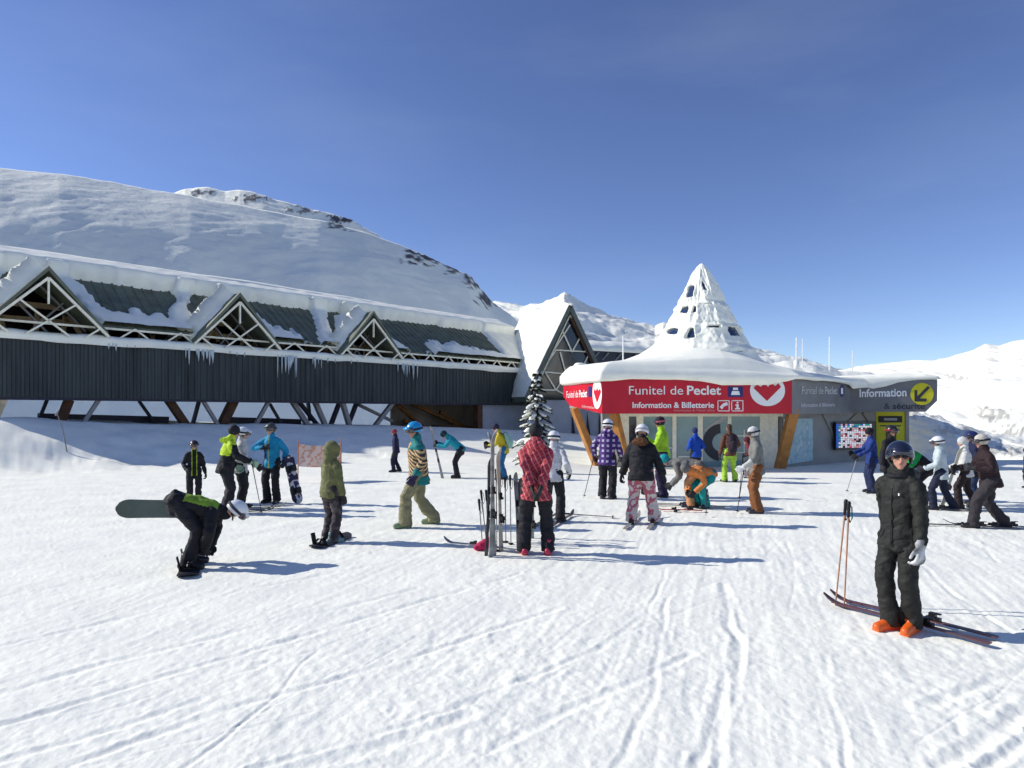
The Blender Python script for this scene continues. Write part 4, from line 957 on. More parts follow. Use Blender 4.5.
    ctx = (PV.copy(), ut.copy(), fw.copy(), side.copy(), wr, sh, hc)
    cf = (lambda c: jcol(c, ctx)) if jcol else None
    link('jacket', remeshed(q, .0095 if detail > 1.5 else .0145, 'jacket', tp, 1, .030, 5.2, seed, cf), root)
    # gloves ---------------------------------------------------------------
    gm = gl if not isinstance(gl, tuple) else mat('glove_%02x%02x%02x' % tuple(int(c*255) for c in gl), gl, .7, .12, 20)
    for s in (1,-1):
        d = (wr[s]-el[s]).normalized(); z = -d; inw = Vector((s,0,0)) if abs(d.x) < .8 else Vector((0,-1,0)); x = (inw - z*inw.dot(z)).normalized(); y = z.cross(x)
        if s < 0: x = -x; y = z.cross(x)
        link('glove', glove(gm, s, bend), root, frame_cols(x, y, z, wr[s]+d*.012) @ Matrix.Scale(1.18, 4))
    # headwear -------------------------------------------------------------
    if cap == 'helmet':
        hm_ = helmet_mesh(None, brim=True); mt_ = capc or WHP
        o = link('helmet', hm_.mesh('helmet', mt_, smooth=True), root, HM @ Matrix.Translation((0,-.004,.018)) @ Matrix.Scale(1.04, 4))
        sdm = o.modifiers.new('shell', 'SOLIDIFY'); sdm.thickness = .014; sdm.offset = 1
        for s in (1,-1):
            e = MB(); e.ball((0,0,0), (.018,.036,.046), 10); link('ear_pad', e.mesh('ear_pad', BLK, smooth=True), root, HM @ Matrix.Translation((s*.088,-.008,-.008)))
        e = MB(); e.limb([(-.085,.0,-.05),(-.05,.045,-.098),(0,.055,-.106),(.05,.045,-.098),(.085,0,-.05)], [.007]*5, seg=6); link('chin_strap', e.mesh('chin_strap', BLK, smooth=True), root, HM)
    elif cap in ('beanie', 'pom'):
        e = MB(); e.limb([(0,-.01,.028),(0,-.012,.07),(0,-.016,.115),(0,-.02,.135)], [(.092,.112),(.090,.108),(.062,.075),(.02,.025)], seg=20); e.limb([(0,-.008,.020),(0,-.008,.052)], [(.096,.116),(.096,.116)], seg=20)
        if cap == 'pom': e.ball((0,-.02,.165), .03, 10)
        link('beanie', remeshed(e, .011, 'beanie', capc or cloth((.02,.02,.025)), 1, .005, 30), root, HM)
    if gog is not None:
        ln, st = goggles_mb(); up_ = .045 if gog == 'up' else 0
        A1 = HM @ Matrix.Translation((0, -.002 if not up_ else -.002, up_)) @ Matrix.Scale(1.03 if cap != 'helmet' else 1.12, 4)
        g0 = link('goggles', ln.mesh('goggles', mat('goggle_lens', (.05,.035,.04), .08, .2, 3, spec=1), smooth=True), root, A1)
        md = g0.modifiers.new('t', 'SOLIDIFY'); md.thickness = .018
        g1 = link('strap', st.mesh('strap', strap or cloth((.03,.03,.04)), smooth=True), g0); md = g1.modifiers.new('t', 'SOLIDIFY'); md.thickness = .006
    if glasses:
        e = MB()
        for s in (1,-1): e.ball((s*.035,.098,.016), (.027,.007,.019), 12); e.limb([(s*.062,.09,.022),(s*.084,.0,.02)], [.004,.004], seg=6)
        e.limb([(-.012,.103,.022),(.012,.103,.022)], [.004,.004], seg=6)
        link('sunglasses', e.mesh('sunglasses', BLK, smooth=True), root, HM)
    if pack is not None:
        e = MB(); e.limb([T(.02,-.21), T(.20,-.235), T(.42,-.21)], [(.13,.085),(.15,.105),(.12,.075)], ref=side, seg=16); e.limb([T(.08,-.31), T(.25,-.32)], [(.09,.04),(.09,.045)], ref=side, seg=12)
        bpk = link('backpack', remeshed(e, .014, 'backpack', pack, 2, .012, 9), root)
        for s in (1,-1):
            e = MB(); e.limb([T(.44,-.17,s*.09), T(.54,-.04,s*.105), T(.48,.13,s*.105), T(.3,.16,s*.115), T(.12,.10,s*.185), T(.08,-.10,s*.17)], [(.024,.008)]*6, ref=side, seg=8); link('shoulder_strap', e.mesh('shoulder_strap', BLK, smooth=True), bpk)
    root['height_cm'] = round(H*100)
    return root, dict(wr={s: root.matrix_basis @ wr[s] for s in wr}, ank={s: root.matrix_basis @ Vector((ank[s].x, ank[s].y, 0)) for s in ank}, k=k, base=P0, face=face)

# ------------------------------------------------------------------ gear
def ski_mesh_blade(L=1.65, wd=.066):
    q = MB(); n = 26; vs = []
    for i in range(n+1):
        t = i/n; y = -L*.46+L*t; side = wd/2*(.78+.42*abs(2*t-1)**1.6); z = .012+.014*math.sin(math.pi*min(1, t/.86))*.5
        if t > .88: q_ = (t-.88)/.12; z = .012+.075*q_**1.8; side *= math.sqrt(max(1-q_**2*.92, .05))
        if t < .03: side *= .8; 
        for x_, z_ in ((-side, z),(side, z),(side, z+.013),(-side, z+.013)): vs.append((x_, y, z_))
    fs = [(0,1,2,3), (n*4+3,n*4+2,n*4+1,n*4)]
    for i in range(n):
        for j in range(4): fs.append((i*4+j, i*4+4+j, i*4+4+(j+1)%4, i*4+(j+1)%4))
    q.add(vs, fs); return q
def binding_mb(y):
    q = MB(); q.box((0,y+.17,.045), (.05,.09,.035)); q.box((0,y+.135,.065), (.062,.03,.03)); return q
def heel_mb(y):
    q = MB(); q.box((0,y-.15,.045), (.055,.12,.035)); q.box((0,y-.145,.078), (.05,.055,.05)); q.box((0,y-.19,.10), (.03,.05,.012)); return q
SKM = {}
def ski(label, M, col, group=None, L=1.65, bind=True, cat='ski'):
    key = (col.name, L)
    if key not in SKM: SKM[key] = (ski_mesh_blade(L).mesh('ski_blade', col, smooth=False), binding_mb(-.03).mesh('toe_binding', BLK), heel_mb(-.03).mesh('heel_binding', BLK))
    r = thing('ski', label, cat, (0,0,0), 0, group); r.matrix_basis = M
    b = link('blade', SKM[key][0], r)
    if bind:
        link('toe_binding', SKM[key][1], r); link('heel_binding', SKM[key][2], r)
    return r
def flatM(p, ang, z=.0): return Matrix.Translation((p[0], p[1], p[2]+z)) @ Matrix.Rotation(R(ang), 4, 'Z')
def skis_on(info, who, col, L=1.6, shift=0, ang=None):
    for s in (1, -1):
        a = info['ank'][s]; g = float(low(a.x, a.y)); an = info['face']+(ang or 0)
        ski('%s ski worn by %s' % ('right' if s > 0 else 'left', who), flatM((a.x, a.y, g), an, .012) @ Matrix.Translation((0, .05+shift, 0)), col, None, L)
PLM = {}
def pole(label, tip, top, col=None, group=None, basket=True, strapc=None):
    """ski pole from tip (in the snow) to grip end"""
    tip = Vector(tip); top = Vector(top); L = (top-tip).length; z = (top-tip)/L
    x = Vector((1,0,0)); x = (x-z*x.dot(z)).normalized(); y = z.cross(x); col = col or STEEL; key = (col.name, round(L, 2), strapc.name if strapc else '')
    r = thing('ski_pole', label, 'ski pole', (0,0,0), 0, group); r.matrix_basis = frame_cols(x, y, z, tip)
    if key not in PLM:
        a = MB(); a.limb([(0,0,0),(0,0,.06),(0,0,L-.12)], [.003,.007,.0095], seg=8); g_ = MB(); g_.limb([(0,0,L-.14),(0,0,L-.05),(0,0,L)], [.014,.017,.020], seg=10)
        bk = MB(); bk.limb([(0,0,.055),(0,0,.068)], [.045,.03], seg=14, cap=False)
        st = MB(); st.limb([(0,0,L-.01),(.03,0,L-.04),(.04,0,L-.15),(.02,0,L-.20),(.0,.01,L-.12),(0,0,L-.02)], [(.004,.011)]*6, seg=6)
        PLM[key] = (a.mesh('shaft', col, smooth=True), g_.mesh('grip', BLK, smooth=True), bk.mesh('basket', BLK, smooth=True), st.mesh('strap', strapc or BLK, smooth=True))
    for nm, me in zip(('shaft', 'grip', 'basket', 'strap'), PLM[key]): link(nm, me, r)
    return r
def snowboard(label, M, topc, L=1.52, wd=.26, bind=True, group=None):
    r = thing('snowboard', label, 'snowboard', (0,0,0), 0, group); r.matrix_basis = M
    q = MB(); n = 40; vs = []
    for i in range(n+1):
        t = i/n; y = L*(t-.5); e = abs(2*t-1); w_ = wd/2*(.90+.10*e**2); z = .01
        if e > .72: q_ = (e-.72)/.28; w_ *= math.sqrt(max(1-q_**2.4, .02)); z += .055*q_**1.8
        for x_, z_ in ((-w_,z),(w_,z),(w_,z+.012),(-w_,z+.012)): vs.append((x_, y, z_))
    fs = [(0,1,2,3),(n*4+3,n*4+2,n*4+1,n*4)]
    for i in range(n):
        for j in range(4): fs.append((i*4+j, i*4+4+j, i*4+4+(j+1)%4, i*4+(j+1)%4))
    q.add(vs, fs); q.build('deck', topc, r, local=True)
    if bind:
        for y in (-.25, .25):
            q = MB(); q.box((0,y,.034), (.24,.12,.022)); q.box((.0,y,.09), (.03,.115,.012))
            q.bar((-.10,y-.05,.04), (-.14,y-.04,.20), .012, .10, ref=(0,1,0)); q.limb([(-.10,y-.065,.05),(-.03,y-.07,.12),(.03,y-.07,.12),(.10,y-.065,.05)], [(.016,.01)]*4, seg=6)
            q.limb([(-.02,y-.06,.05),(.0,y,.135),(.02,y+.06,.05)], [(.02,.008)]*3, seg=6); q.build('binding', BLK, r, local=True)
    return r

C = cloth
BK = C((.014,.014,.018)); BKP = C((.018,.017,.022)); DNAVY = C((.012,.016,.05))
def P_in(info, dx, dy, z=0):   # a point beside the person, in the person's own frame
    a = R(info['face']); b = info['base']; return Vector((b.x+dx*math.cos(a)-dy*math.sin(a), b.y+dx*math.sin(a)+dy*math.cos(a), b.z+z))

# 1 snowboarder bending over, board across the back
BL = C((.25,.40,.04)); 
def col_patch(c, x):
    t = (c-x[0]).dot(x[1]); f = (c-x[0]).dot(x[2]); return 1 if (.08 < t < .50 and f < -.045 and abs((c-x[0]).dot(x[3])) < .17) else 0
p, i1 = person('snowboarder in black bending down over bound boots, lime patch across the back', 190, 567, -72, [BK, BL], BKP, H=1.78, lean=108, hipdrop=.10, pelvis=(0,-.15), hpitch=70, hands={1:(.17,.20,.28), -1:(-.16,.24,.26)}, elbow={1:(.6,.2,.3),-1:(-.6,.2,.3)}, cap='helmet', capc=WHP, gog='on', strap=C((.06,.06,.07)), jcol=col_patch, seed=11, stance=.16, snowb=True, jz=-.10)
b = i1['base']; snowboard('dark snowboard strapped under the bending snowboarder in black', flatM((b.x+.02, b.y, b.z), 22, .0), C((.02,.02,.03)), 1.35, bind=True)
pc = U(167, 509, b.y+.24); snowboard('grey-green snowboard carried level behind the bending snowboarder', Matrix.Translation((pc.x, pc.y, pc.z)) @ Matrix.Rotation(R(88), 4, 'Z') @ Matrix.Rotation(R(-78), 4, 'Y'), mat('board_grey_green', (.11,.13,.09), .35, .15, 5, spec=.5), 1.30, bind=False)
q = MB(); q.prism([(.07*math.cos(a_)*(1+.5*math.cos(3*a_)), .13*math.sin(a_)+.12, -.0005) for a_ in [2*math.pi*k_/20 for k_ in range(20)]], (0,0,-.003)); q.prism([(-.11,-.45,-.0005),(.11,-.45,-.0005),(.11,-.42,-.0005),(-.11,-.42,-.0005)], (0,0,-.003)) if False else None
q.build('board_graphic', mat('board_print', (.45,.50,.30)), bpy.data.objects[[o.name for o in bpy.data.objects if o.name.startswith('snowboard')][-1]], local=True)
# 2
def col_stripe(c, x): l = (c-x[0]).dot(x[3]); f = (c-x[0]).dot(x[2]); return 1 if (f > .05 and .05 < abs(l) < .075) else 0
person('small black-clad person with neon piping standing left of the neon-hooded skier', 194, 503, -150, [BK, C((.35,.50,.02))], BKP, head_y=441, cap='helmet', capc=mat('dark_helmet', (.05,.03,.04), .35), gog='on', jcol=col_stripe, hands={1:(.22,.20,1.0)}, seed=12)
# 3
def col_neon(c, x):
    t = (c-x[0]).dot(x[1]); l = (c-x[0]).dot(x[3]); return 1 if (t > .46 or ((c-x[0]).dot(x[2]) < .02 and t > .22 and l > -.22)) else 0
p, i3 = person('skier with neon yellow hood and black jacket leaning on a pole', 226, 514, -62, [BK, C((.52,.72,.03))], BKP, head_y=425, cap='beanie', hood='down', hpitch=18, lean=10, jcol=col_neon, hands={1:(.30,.42,1.06), -1:(-.25,.2,.95)}, gl=(.35,.5,.35), seed=13, bulk=1.08)
t_ = i3['wr'][1]; pole('dark pole gripped by the neon-hooded skier', P_in(i3, .38, .62), t_+Vector((.02,0,.06)), NAVYS)
skis_on(i3, 'the neon-hooded skier', mat('ski_dark', (.04,.04,.05), .3, .1))
# 4
p, i4 = person('skier in cream white jacket and white helmet half hidden behind the neon hood', 240, 509, -75, C((.62,.60,.55)), BKP, head_y=428, capc=WHP, gog='on', hands={1:(.28,.35,1.0)}, seed=14)
skis_on(i4, 'the cream-jacketed skier', mat('ski_light', (.35,.33,.32), .3, .2))
# 5
def col_blue(c, x):
    t = (c-x[0]).dot(x[1]); l = (c-x[0]).dot(x[3]); f = (c-x[0]).dot(x[2])
    if f > .04 and abs(l) < .014: return 2
    return 1 if (f > .03 and .05 < l < .15 and .05 < t < .33) else 0
p, i5 = person('snowboarder in bright blue jacket facing the camera, one hand at the chest', 272, 503, 172, [C((.015,.30,.52)), C((.012,.03,.12)), C((.5,.5,.1))], BKP, head_y=424, capc=mat('mottled_helmet', (.08,.09,.08), .4, .3, 14), gog='on', jcol=col_blue, hands={1:(.10,.20,1.28), -1:(-.34,.08,.98)}, elbow={1:(1,.1,-.3)}, seed=15, hpitch=0)
q_ = U(293, 502, i5['base'].y-.1); snowboard('dark and white snowboard stood on end beside the bright blue jacket', Matrix.Translation((q_.x, q_.y, low(q_.x, q_.y)+.53)) @ Matrix.Rotation(R(-12), 4, 'Y') @ Matrix.Rotation(R(35), 4, 'Z') @ Matrix.Rotation(R(90), 4, 'X'), pattern('board_graphic', 'splotch', (.02,.015,.05), (.5,.5,.52), (.03,.02,.09), 5), 1.08, wd=.24, bind=True)
# 6
def col_hem(c, x): return 0
OL = C((.16,.16,.065)); CAM = pattern('dark_camo', 'splotch', (.02,.015,.02), (.06,.045,.05), (.11,.09,.09), 9)
p, i6 = person('child in olive hooded jacket and dark patterned trousers seen from behind', 330, 543, -38, OL, CAM, head_y=443, cap=None, hood='up', hands={1:(.27,.10,.74), -1:(-.24,.14,.86)}, lean=3, boots=(.18,.30,.30), seed=16, snowb=True, bulk=1.05, stance=.09)
b = i6['base']; snowboard('short dark snowboard under the boots of the child in olive', flatM((b.x+.02, b.y, b.z), -14, .0), C((.03,.03,.05)), 1.0)
# 7 striped
STR_ = pattern('tan_navy_stripes', 'stripe', (.035,.04,.04), (.60,.38,.16), None, 6.0, R(38))
TEAL = C((.015,.20,.19))
def col_st(c, x):
    t = (c-x[0]).dot(x[1]); l = (c-x[0]).dot(x[3])
    if t > .40 and abs(l) > .06: return 1
    if t < -.06 and l < -.10 or t > .53: return 1
    if any((c-x[4][s]).length < .12 for s in (1,-1)): return 1
    return 0
KH = C((.27,.25,.14))
p, i7 = person('snowboarder in tan striped jacket with teal shoulders and blue helmet, striding left', 417, 526, 108, [STR_, TEAL], KH, H=1.86, lean=5, hpitch=10, hyaw=22, feet={1:(.12,-.30), -1:(-.12,.22)}, pelvis=(0,-.03), hipdrop=.055, capc=mat('cyan_helmet', (.02,.30,.62), .25, .06, spec=.6), gog='on', jcol=col_st, gl=(.03,.02,.06), hands={1:(.30,-.05,.90), -1:(-.30,.08,.88)}, boots=(.22,.30,.16), seed=17, snowb=True, bulk=1.12, jz=-.20, flare=1.1)
# 8
person('distant person in dark navy jacket and red cap walking before the snow bank', 396, 472, 100, C((.015,.015,.06)), C((.012,.014,.035)), head_y=429, cap='beanie', capc=C((.30,.05,.06)), feet={1:(.09,-.12), -1:(-.09,.10)}, hipdrop=.01, seed=18)
# 9
p, i9 = person('skier in turquoise jacket hunched over a pair of upright skis', 457, 478, 95, C((.012,.30,.38)), BKP, H=1.70, lean=46, hipdrop=.03, pelvis=(0,-.12), hpitch=55, cap='beanie', capc=C((.01,.04,.05)), hands={1:(.10,.62,1.12), -1:(-.08,.62,1.05)}, seed=19)
for s in (1,-1):
    g_ = P_in(i9, s*.05, .50); ski('%s upright ski held by the hunched turquoise skier' % ('near' if s < 0 else 'far'), Matrix.Translation(g_+Vector((-.1,0,.72))) @ Matrix.Rotation(R(-13), 4, 'Y') @ Matrix.Rotation(R(90+s*2), 4, 'X'), mat('ski_light', (.35,.33,.32)))
# 10
p, i10 = person('skier in yellow jacket and blue trousers with a pale teal backpack', 504, 479, 85, C((.62,.48,.03)), C((.02,.14,.30)), H=1.70, lean=20, hpitch=22, cap='beanie', capc=C((.03,.02,.05)), pack=C((.30,.50,.42)), hands={1:(.12,.5,1.12), -1:(-.12,.48,1.05)}, seed=20)
# 11 red plaid
PL_ = pattern('red_plaid', 'plaid', (.40,.030,.055), (.20,.015,.03), (.50,.16,.14), 6.5, R(28))
p, i11 = person('man in red plaid jacket seen from behind with hands clasped at the back', 536, 554, -2, PL_, BKP, head_y=424, cap='beanie', capc=BK, hood='down', hands={1:(.07,-.29,.97), -1:(-.06,-.31,.94)}, elbow={1:(1,-.5,.1), -1:(-1,-.5,.1)}, boots=(.55,.03,.08), seed=21, bend=.4, bulk=1.06, jz=-.20, gl=(.02,.025,.02), lean=4, stance=.17, detail=1.6)
# 12
p, i12 = person('skier in white jacket and white helmet standing behind the red plaid man', 553, 522, -20, C((.62,.62,.64)), BKP, head_y=432, capc=WHP, gog='on', strap=BK, seed=22, stance=.16, hands={1:(.30,.12,1.0)}, flare=1.15)
skis_on(i12, 'the white-jacketed skier behind the red plaid man', mat('ski_dark', (.04,.04,.05)))
# 13
PU = pattern('purple_check', 'check', (.045,.012,.13), (.42,.38,.52), None, 2.7)
p, i13 = person('skier in purple and white checked jacket with white helmet before the kiosk', 607, 499, -25, PU, BKP, head_y=420, capc=WHP, gog='on', strap=BK, seed=23, hands={1:(.27,.22,.98), -1:(-.33,.12,.98)}, hood='down', bulk=1.06, jz=-.18)
pole('left pole of the skier in purple check', P_in(i13, -.55, -.05), i13['wr'][-1]+Vector((0,0,.06)), NAVYS); pole('right pole of the skier in purple check', P_in(i13, -.12, .22), i13['wr'][1]+Vector((0,0,.06)), NAVYS)
# 14
FL = pattern('floral_trousers', 'splotch', (.52,.46,.42), (.42,.10,.14), (.56,.50,.46), 5)
p, i14 = person('skier in long black jacket and pale floral trousers seen from behind', 641, 524, -20, BK, FL, head_y=425, capc=WHP, gog='on', strap=C((.4,.4,.4)), hood='down', seed=24, bulk=1.2, jz=-.16, hands={1:(.40,.10,.86), -1:(-.36,.14,.90)}, stance=.19, feet={1:(.22,.10), -1:(-.16,-.05)}, pack=None, lean=8, hpitch=22)
skis_on(i14, 'the floral-trousered skier', mat('ski_light', (.35,.33,.32)))
e = MB(); b_ = i14['base']; e.limb([(0,-.13,1.49),(0,-.10,1.53)], [(.15,.06),(.12,.05)], seg=16)
link('fur_collar', remeshed(e, .014, 'fur_collar', mat('brown_fur', (.16,.07,.03), .9, .3, 40, .8, 60), 1, .02, 40), p)
# 15
p, i15 = person('skier in lime green jacket holding upright skis near the kiosk door', 663, 497, 75, C((.36,.62,.03)), C((.03,.022,.06)), head_y=417, cap='beanie', capc=C((.03,.02,.03)), gog='on', strap=C((.55,.15,.2)), hands={1:(.12,.38,1.30), -1:(-.12,.38,1.18)}, seed=25, bulk=1.05)
for s in (1,-1):
    g_ = P_in(i15, s*.05, .46); ski('%s upright ski held by the lime green skier' % ('near' if s < 0 else 'far'), Matrix.Translation(g_+Vector((.0,0,.80))) @ Matrix.Rotation(R(2*s), 4, 'Y') @ Matrix.Rotation(R(90), 4, 'X'), mat('ski_dark', (.04,.04,.05)))
# 16
person('person in royal blue jacket standing at the glass kiosk door', 696, 481, 15, C((.012,.07,.42)), BKP, head_y=428, cap='beanie', capc=C((.02,.03,.12)), hands={1:(.2,.2,1.1), -1:(-.2,.2,1.1)}, seed=26)
# 17a, 17b
GREYC = C((.16,.16,.15)); PEACH = C((.62,.30,.14))
p, i17 = person('person in grey jacket and peach trousers folded forward with a turquoise cap', 691, 507, 70, GREYC, PEACH, H=1.72, lean=84, hipdrop=.05, pelvis=(0,-.15), hpitch=50, cap='beanie', capc=C((.01,.33,.36)), hands={1:(.12,.42,.50), -1:(-.12,.40,.50)}, seed=27, boots=(.02,.02,.05))
skis_on(i17, 'the skier in peach trousers', mat('ski_light', (.35,.33,.32)))
TL = C((.01,.30,.30)); OR = C((.70,.25,.07))
p, i18 = person('person in orange jacket and teal trousers bending over beside the grey jacket', 702, 508, 118, OR, TL, H=1.66, lean=80, hipdrop=.20, pelvis=(0,-.22), hpitch=55, cap='beanie', capc=GREYC, hands={1:(.12,.30,.40), -1:(-.12,.30,.40)}, seed=28, bulk=1.05)
# 18
p, i19 = person('person in brown jacket and neon green trousers with dark backpack at the window', 730, 482, 5, C((.13,.055,.035)), C((.38,.62,.06)), head_y=424, cap=None, hair=(.07,.035,.02), pack=C((.03,.02,.03)), seed=29, hands={1:(.22,.22,1.05)}, feet={1:(.17,0), -1:(-.17,0)})
# 19
person('person in dark red jacket crouching by the kiosk window', 750, 478, 60, C((.16,.02,.035)), BKP, H=1.55, lean=25, hipdrop=.30, pelvis=(0,-.18), cap='beanie', capc=C((.12,.02,.03)), seed=30)
# 20
BRN = C((.22,.085,.03))
def col_vest(c, x): return 1 if any((c-x[4][s]).length < .20 for s in (1,-1)) else 0
p, i20 = person('man in grey jacket, white headband and brown trousers facing left by the timber column', 757, 513, 82, [C((.20,.20,.18)), C((.55,.55,.52))], BRN, head_y=427, cap='beanie', capc=C((.65,.65,.62)), gog='on', jcol=col_vest, seed=31, boots=(.03,.03,.05), hands={1:(.24,.12,.90), -1:(-.22,.30,.98)}, gl=(.7,.7,.7), hpitch=12)
pole('pole standing left of the man in brown trousers', G(739, 500), U(743, 455, G(739,500).y), NAVYS)
pole('pole held by the man in brown trousers', P_in(i20, -.18, .42), i20['wr'][-1]+Vector((0,0,.05)), NAVYS)
# 21 the near man
BLKJ = mat('charcoal_shell', (.015, .016, .013), .7, .16, 4, .4, 22, spec=.3); BLKT = mat('charcoal_trousers', (.018, .018, .016), .7, .16, 4, .4, 22)
NG = mat('white_black_glove', (.62,.62,.62), .6, .3, 9, col2=(.03,.03,.03)); NAVH = mat('navy_helmet', (.015,.02,.045), .18, .2, 2, spec=.9)
pos21 = G(900, 631)
p, i21 = person('man in charcoal ski suit and dark helmet standing on orange boots, nearest to the camera', 900, 631, 118, BLKJ, BLKT, H=1.70, lean=1, hpitch=2, hyaw=36, detail=2, capc=NAVH, glasses=True, boots=(.80,.13,.015), seed=42, hands={1:(.22,-.16,.90), -1:(-.25,.10,.86)}, gl=NG, jz=-.17, scarf=True, bulk=.90, stance=.10, feet={1:(.07,.03), -1:(-.08,-.07)}, hood='down', flare=1.05)
e = MB(); e.box((-.075,.142,1.33), (.009,.012,.022)); link('jacket_logo', e.mesh('jacket_logo', WHITE), p)
e = MB(); e.limb([(0,.160,.84),(0,.150,1.0),(0,.140,1.16),(0,.143,1.3),(0,.13,1.39)], [(.007,.004)]*5, seg=6); link('front_zip', e.mesh('front_zip', BLK), p)
for sx in (-1, 1):
    e = MB(); e.limb([(sx*.085,.150,.99),(sx*.135,.128,.90)], [(.005,.004)]*2, seg=6); link('pocket_zip', e.mesh('pocket_zip', BLK), p)
e = MB(); e.limb([(.085*math.cos(a_), .085*math.sin(a_)-.0, 1.495) for a_ in [R(90+k_*30) for k_ in range(13)]], [(.026,.034)]*13, ref=(0,0,1), seg=12); link('neck_warmer', remeshed(e, .01, 'neck_warmer', BK, 1, .01, 12), p)
RS = mat('ski_red_grey', (.16,.035,.03), .35, .3, 3, col2=(.06,.06,.065))
a_, b_ = gp(831, 606), gp(985, 647); an = math.degrees(math.atan2(-(a_[0]-b_[0]), a_[1]-b_[1])); mx, my = (a_[0]+b_[0])/2, (a_[1]+b_[1])/2
ski('near ski lying under the man in charcoal', flatM((mx, my, float(low(mx, my))), an, .02) @ Matrix.Translation((-.02,-.05,0)), RS, None, 1.48); ski('far ski lying under the man in charcoal', flatM((mx+.16, my+.08, float(low(mx, my))), an+2, .02), RS, None, 1.48)
TS = C((.01,.22,.26)); OS = mat('copper_shaft', (.45,.22,.13), .4, .1)
g1 = G(835, 606); pole('copper pole with black grip planted left of the charcoal-suited man', g1+Vector((0,0,-.03)), U(846, 501, g1.y+.05), OS)
g1 = G(844, 608); pole('copper pole with teal strap planted left of the charcoal-suited man', g1+Vector((0,0,-.03)), U(849, 503, g1.y-.02), OS, strapc=TS)
# 22-24 group by the screen
p, i22 = person('person in blue jacket and dark trousers with a pole by the yellow wall', 872, 493, 80, C((.015,.04,.20)), C((.02,.03,.09)), head_y=428, cap='beanie', capc=BK, seed=33, hands={1:(.2,.40,1.10), -1:(-.2,.42,1.05)})
pole('pale pole held by the blue-jacketed person near the screen', P_in(i22, -.1, .62), i22['wr'][-1]+Vector((0,0,.05)), STEEL)
person('person in black with dark helmet and red face mask behind the charcoal-suited man', 889, 500, -160, BK, BKP, head_y=426, capc=mat('black_helmet', (.02,.02,.025), .3), scarf=True, gog='on', strap=C((.3,.02,.03)), seed=34)
def col_gr(c, x): t = (c-x[0]).dot(x[1]); return 1 if t > .34 else 0
person('bending person with a bright green yoke on a black jacket behind the charcoal suit', 924, 500, 75, [BK, C((.02,.45,.08))], BKP, H=1.6, lean=48, hipdrop=.12, pelvis=(0,-.1), hpitch=40, cap='beanie', capc=BK, jcol=col_gr, seed=35, hands={1:(.15,.5,.95), -1:(-.15,.5,.9)})
# 25-28
p, i25 = person('skier in pale blue-white jacket, first of the pair in white', 941, 510, 60, C((.50,.58,.60)), C((.015,.02,.045)), head_y=436, capc=WHP, gog='on', seed=36, hands={1:(.2,.30,.98), -1:(-.2,.34,1.02)}, feet={1:(.10,-.26), -1:(-.10,.16)}, hipdrop=.03, jz=-.18)
skis_on(i25, 'the pale blue-white skier', mat('ski_dark', (.04,.04,.05)))
p, i26 = person('skier in plain white jacket and white beanie, second of the pair in white', 966, 508, 62, C((.62,.62,.60)), C((.03,.02,.02)), head_y=436, cap='beanie', capc=C((.62,.62,.6)), seed=37, hands={1:(.2,.32,.98), -1:(-.2,.30,.96)}, feet={1:(.10,-.22), -1:(-.10,.16)}, hipdrop=.03)
ski('pale ski carried upright by the plain white skier', Matrix.Translation(P_in(i26, -.22, .30, .62)) @ Matrix.Rotation(R(18), 4, 'Y') @ Matrix.Rotation(R(90), 4, 'X'), mat('ski_pale', (.5,.47,.38), .3, .1), None, 1.3)
person('person in navy jacket between the plain white skier and the dark brown walker', 975, 505, 70, C((.012,.02,.06)), C((.02,.04,.10)), head_y=432, capc=mat('navy_blue_helmet', (.02,.03,.12), .3), gog='on', seed=38)
p, i28 = person('man in dark brown jacket and white cap striding left, skis under his boots', 990, 528, 72, C((.028,.014,.016)), C((.035,.030,.035)), head_y=431, cap='beanie', capc=C((.55,.52,.46)), gog='on', strap=BK, seed=39, hands={1:(.22,.42,1.08), -1:(-.22,.30,1.12)}, feet={1:(.10,-.26), -1:(-.10,.30)}, hipdrop=.06, lean=10, bulk=1.1, detail=1.6)
skis_on(i28, 'the dark brown walker', mat('ski_dark', (.04,.04,.05)))
person('person in black cut by the right edge of the view', 1028, 488, 40, BK, BKP, head_y=448, cap='beanie', seed=40)

# ------------------------------------------------------------------ gear standing by the red plaid man
def upright(label, px, py0, pytop, dz, col, tilt=0, roll=0):
    g_ = G(px, py0); L = (py0-pytop)/F*g_.y*1.02
    ski(label, Matrix.Translation((g_.x, g_.y+dz, g_.z-.05+L*.46)) @ Matrix.Rotation(R(tilt), 4, 'Y') @ Matrix.Rotation(R(roll), 4, 'Z') @ Matrix.Rotation(R(90), 4, 'X'), col, None, L)
GS = mat('ski_grey_white', (.42,.43,.40), .3, .3, 5, col2=(.07,.08,.08))
upright('tallest upright grey and white ski left of the red plaid man', 490.5, 557, 428, 0, GS, 1, 52); upright('second tall upright ski right against the tallest one', 494.5, 557, 431, .06, GS, -1, 235)
upright('dark mottled upright ski beside the right elbow of the plaid jacket', 517, 543, 470, 0, GS, -3, 10); upright('narrow upright ski nearest the plaid man leg', 523.5, 543, 482, .05, mat('ski_pale', (.5,.47,.38)), -1, 10); upright('short mottled ski between two upright skis', 528, 542, 485, .1, GS, 2)
upright('dark ski leaning on the left side of the tallest skis', 486.5, 556, 452, .04, mat('ski_dark', (.04,.04,.05)), 2, 60); upright('pale ski behind the tallest skis', 498.5, 553, 447, .12, mat('ski_pale', (.5,.47,.38)), -2, 40)
upright('mottled ski standing closest to the red boots', 532, 540, 478, .16, GS, 1, 30); upright('black ski between the dark mottled ski and the narrow one', 520.5, 545, 476, .08, mat('ski_dark', (.04,.04,.05)), -2, 20)
